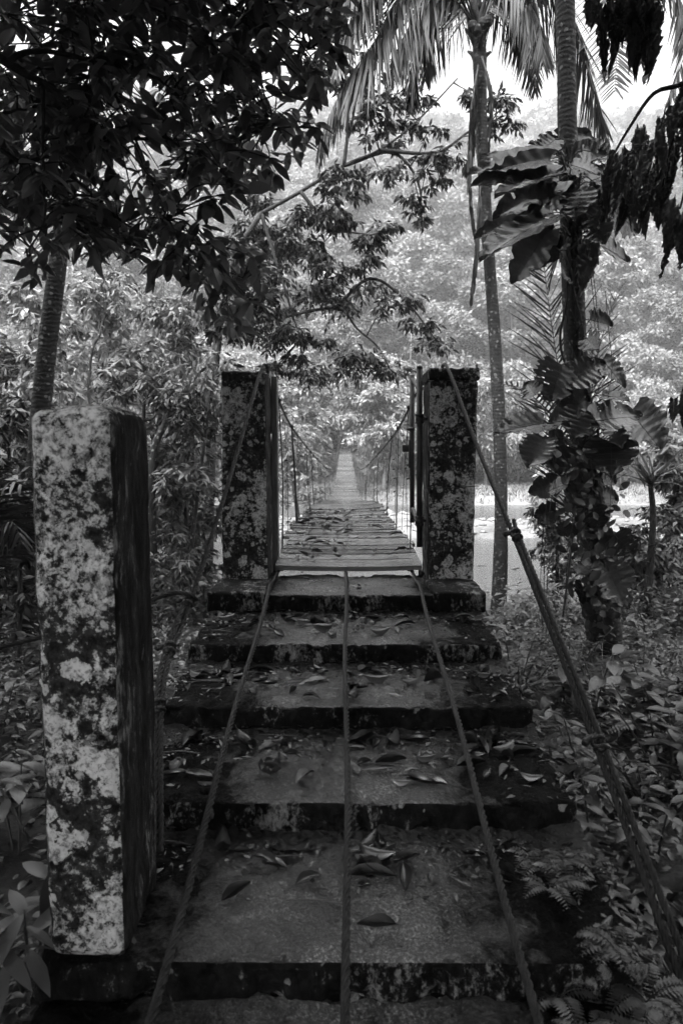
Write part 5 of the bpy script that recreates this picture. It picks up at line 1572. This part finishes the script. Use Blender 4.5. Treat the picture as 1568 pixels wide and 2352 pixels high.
for k in range(16):
    x, q = random.uniform(.66, .98), random.uniform(1.86, 2.45)
    fern(x, q, TOPZ[1] + .004 if x < .9 else hz(x, q) + .05, 'small dark fern growing on the right end of the broad nearest step', 5, random.uniform(.08, .14), 'small ferns on the nearest step')
for (px, py, Y_) in ((1230, 1560, 4.0), (1262, 1640, 3.7), (1500, 1650, 4.2), (1480, 1560, 4.8)):
    p = P(px, py, Y_); fern(p.x, Y_, hz(p.x, Y_), 'arching fern on the bank right of the steps', 7, .4, 'ferns on the right bank')

# ground litter and low creeping leaves either side (uncountable)
def cover(x0, x1, y0, y1, n_, L_, mat, name, label, kind='mid', up=.25, dens=None, tonep=1.0):
    lf = MB()
    x = RG.uniform(x0, x1, n_); y = y0 + (y1 - y0) * RG.random(n_) ** 1.2
    k_ = (np.abs(x) > .97) | (y > 5.6)
    x, y = x[k_], y[k_]; n2 = len(x)
    z = np.array([hz(a, b) for a, b in zip(x, y)]) + RG.random(n2) ** 2 * up
    a_ = RG.uniform(0, 6.28, n2); ln = L_ * RG.uniform(.5, 1.3, n2)
    add_leaves(lf, np.stack([x, y, z + .01], 1), np.stack([np.cos(a_), np.sin(a_), RG.normal(0, .3, n2)], 1), np.array([0, 0, 1.]) + RG.normal(0, .4, (n2, 3)), ln, ln * RG.uniform(.3, .6, n2), kind, .2, RG.uniform(-.1, .3, n2), RG.random(n2) ** tonep)
    tag(lf.build(name, M[mat]), label, 'ground cover', kind='stuff')
def sprigs(x0, x1, y0, y1, n_, L_, hgt, mat, name, label, keep=lambda x, y: (np.abs(x) > 1.0) | (y > 5.7)):
    """little stems, each ringed by leaves"""
    lf = MB()
    x = RG.uniform(x0, x1, n_); y = y0 + (y1 - y0) * RG.random(n_) ** 1.1
    dn = np.sin(x * 2.3 + 1.3 * np.sin(y * 1.7)) * np.sin(y * 2.1 + x) > -.55
    k_ = keep(x, y) & dn
    x, y = x[k_], y[k_]; n2 = len(x)
    z = np.array([hz(a, b) for a, b in zip(x, y)])
    h = hgt * RG.uniform(.3, 1.0, n2); m = 6
    a0 = RG.uniform(0, 6.28, n2)[:, None] + np.arange(m)[None] * 2.4
    lx = RG.normal(0, .25, (n2, 1)); ly = RG.normal(0, .25, (n2, 1)); u = (np.arange(m)[None] + 1.5) / (m + .5)
    Bp = np.stack([x[:, None] + lx * h[:, None] * u, y[:, None] + ly * h[:, None] * u, z[:, None] + h[:, None] * u + 0 * a0], -1).reshape(-1, 3)
    D_ = np.stack([np.cos(a0), np.sin(a0), RG.normal(.05, .25, a0.shape)], -1).reshape(-1, 3)
    ln = (L_ * RG.uniform(.5, 1.3, (n2, 1)) * RG.uniform(.8, 1.15, (n2, m))).ravel()
    tn = np.clip((RG.uniform(.1, .7, (n2, 1)) + RG.normal(0, .15, (n2, m))).ravel(), 0, 1)
    add_leaves(lf, Bp, D_, np.array([0, 0, 1.]) + RG.normal(0, .25, (n2 * m, 3)), ln, ln * RG.uniform(.3, .5, n2 * m), 'mid', .25, RG.uniform(.1, .5, n2 * m), tn)
    tag(lf.build(name, M[mat]), label, 'ground cover', kind='stuff')
sprigs(-6, 6.5, 1.2, 12, 9500, .075, .22, 'understory', 'ground_cover', 'low leafy ground cover on the bank')
sprigs(-7, 9, 8, 15.2, 6000, .14, .6, 'leaf_mid', 'bank_vegetation', 'taller weeds on the river bank')
cover(-5, 5, 1.0, 9, 14000, .07, 'litter', 'forest_litter', 'dead leaves on the forest floor beside the steps', 'near', up=.03, tonep=6.0)
# grass on the far flat bank
lf = MB(); n_ = 30000
x = RG.uniform(-45, 55, n_); y = RG.uniform(58, 100, n_); z = np.array([hz(a, b) for a, b in zip(x, y)]); k_ = z > wz + .05; x, y, z = x[k_], y[k_], z[k_]; n_ = len(x)
add_leaves(lf, np.stack([x, y, z], 1), np.stack([RG.normal(0, .5, n_), RG.normal(0, .5, n_), np.ones(n_)], 1), np.stack([RG.normal(0, 1, n_), -np.ones(n_), RG.normal(0, 1, n_)], 1), RG.uniform(.15, .5, n_), .12, 'far', 0, 0, RG.random(n_))
tag(lf.build('grass', M['leaf_bright']), 'short grass on the far river bank', 'grass', kind='stuff')

# stones on the gravel bar
mb = MB(); n_ = 2600
x = RG.uniform(-14, 26, n_); y = RG.uniform(17, 58, n_)
for a, b_ in zip(x, y):
    z = hz(a, b_)
    if z < wz - .12: continue
    sz = RG.uniform(.05, .22) * (1 + (RG.random() < .04) * 1.5)
    d = nz(np.array([(1, 0, 0), (-1, 0, 0), (0, 1, 0), (0, -1, 0), (0, 0, 1), (0, 0, -1.)]) + RG.normal(0, .18, (6, 3))) * sz * np.array([1.2, 1, .6])
    mb.add(d + [a, b_, z + sz * .2], None, [[0, 2, 4], [2, 1, 4], [1, 3, 4], [3, 0, 4], [2, 0, 5], [1, 2, 5], [3, 1, 5], [0, 3, 5]])
tag(mb.build('river_stones', M['stone'], smooth=True), 'grey stones strewn over the gravel bar', 'gravel', kind='stuff')
mb = MB(); pq = [P(1085, 1199, 27), P(1110, 1192, 27), P(1135, 1196, 27), P(1165, 1203, 26.5), P(1195, 1200, 26)]
pq = [Vector((p.x, p.y, hz(p.x, p.y) + .45 + .1 * math.sin(k * 2))) for k, p in enumerate(pq)]
tube(mb, pq, [.10, .09, .07, .05, .02], 8, step=.1, wob=.08)
tag(mb.build('driftwood', M['bark']), 'dark bare driftwood trunk lying in the river behind the right bridge pillar', 'driftwood')
# a pale litter leaf and a root on the right bank
p = P(1400, 1738, 2.9); put_leaf(p.x, 2.95, hz(p.x, 2.95) + .03, 'single pale leaf on the dark ground under the right stay cable', None, 1.1, .1, LK[6])
p0 = P(1330, 1870, 2.85)
mb = MB(); tube(mb, [Vector((1.0, 2.75, hz(1.0, 2.75))), Vector((1.25, 2.7, hz(1.25, 2.7) + .02)), Vector((1.5, 2.85, hz(1.5, 2.85) + .03)), Vector((1.9, 3.2, hz(1.9, 3.2)))], [.03, .045, .04, .03], 10, step=.04, wob=.03)
tag(mb.build('tree_root', M['bark']), 'gnarled root snaking over the ground right of the steps', 'root')

# trees added out of view beside the viewer to shade the steps
for i, (x, y) in enumerate(((6.3, 1.2), (-7.2, 3.2))):
    simple_tree(x, y, 8.5, 3.6, 3600, .6, .3, 'dark leafy tree added out of view beside the viewer to shade the steps', 'added shade trees flanking the viewer', 'leaf_dark', 'bark')

# ------------------------------------------------------------------ haze over the valley
hm = bpy.data.materials.new('haze')
hm.use_nodes = True
t = hm.node_tree; t.nodes.clear()
o_ = N(t, 'ShaderNodeOutputMaterial'); pv = N(t, 'ShaderNodeVolumePrincipled')
pv.inputs['Color'].default_value = g(.95)
pv.inputs['Density'].default_value = 0.0010
pv.inputs['Anisotropy'].default_value = 0.2
t.links.new(pv.outputs[0], o_.inputs['Volume'])
mb = MB()
lo, hi = (-760, -70, ZC - 7), (760, 1260, ZC + 330)
V = [(x, y, z) for x in (lo[0], hi[0]) for y in (lo[1], hi[1]) for z in (lo[2], hi[2])]
mb.add(V, [[0, 1, 3, 2], [4, 6, 7, 5], [0, 4, 5, 1], [2, 3, 7, 6], [0, 2, 6, 4], [1, 5, 7, 3]])
tag(mb.build('haze', hm, smooth=False), kind='stuff')
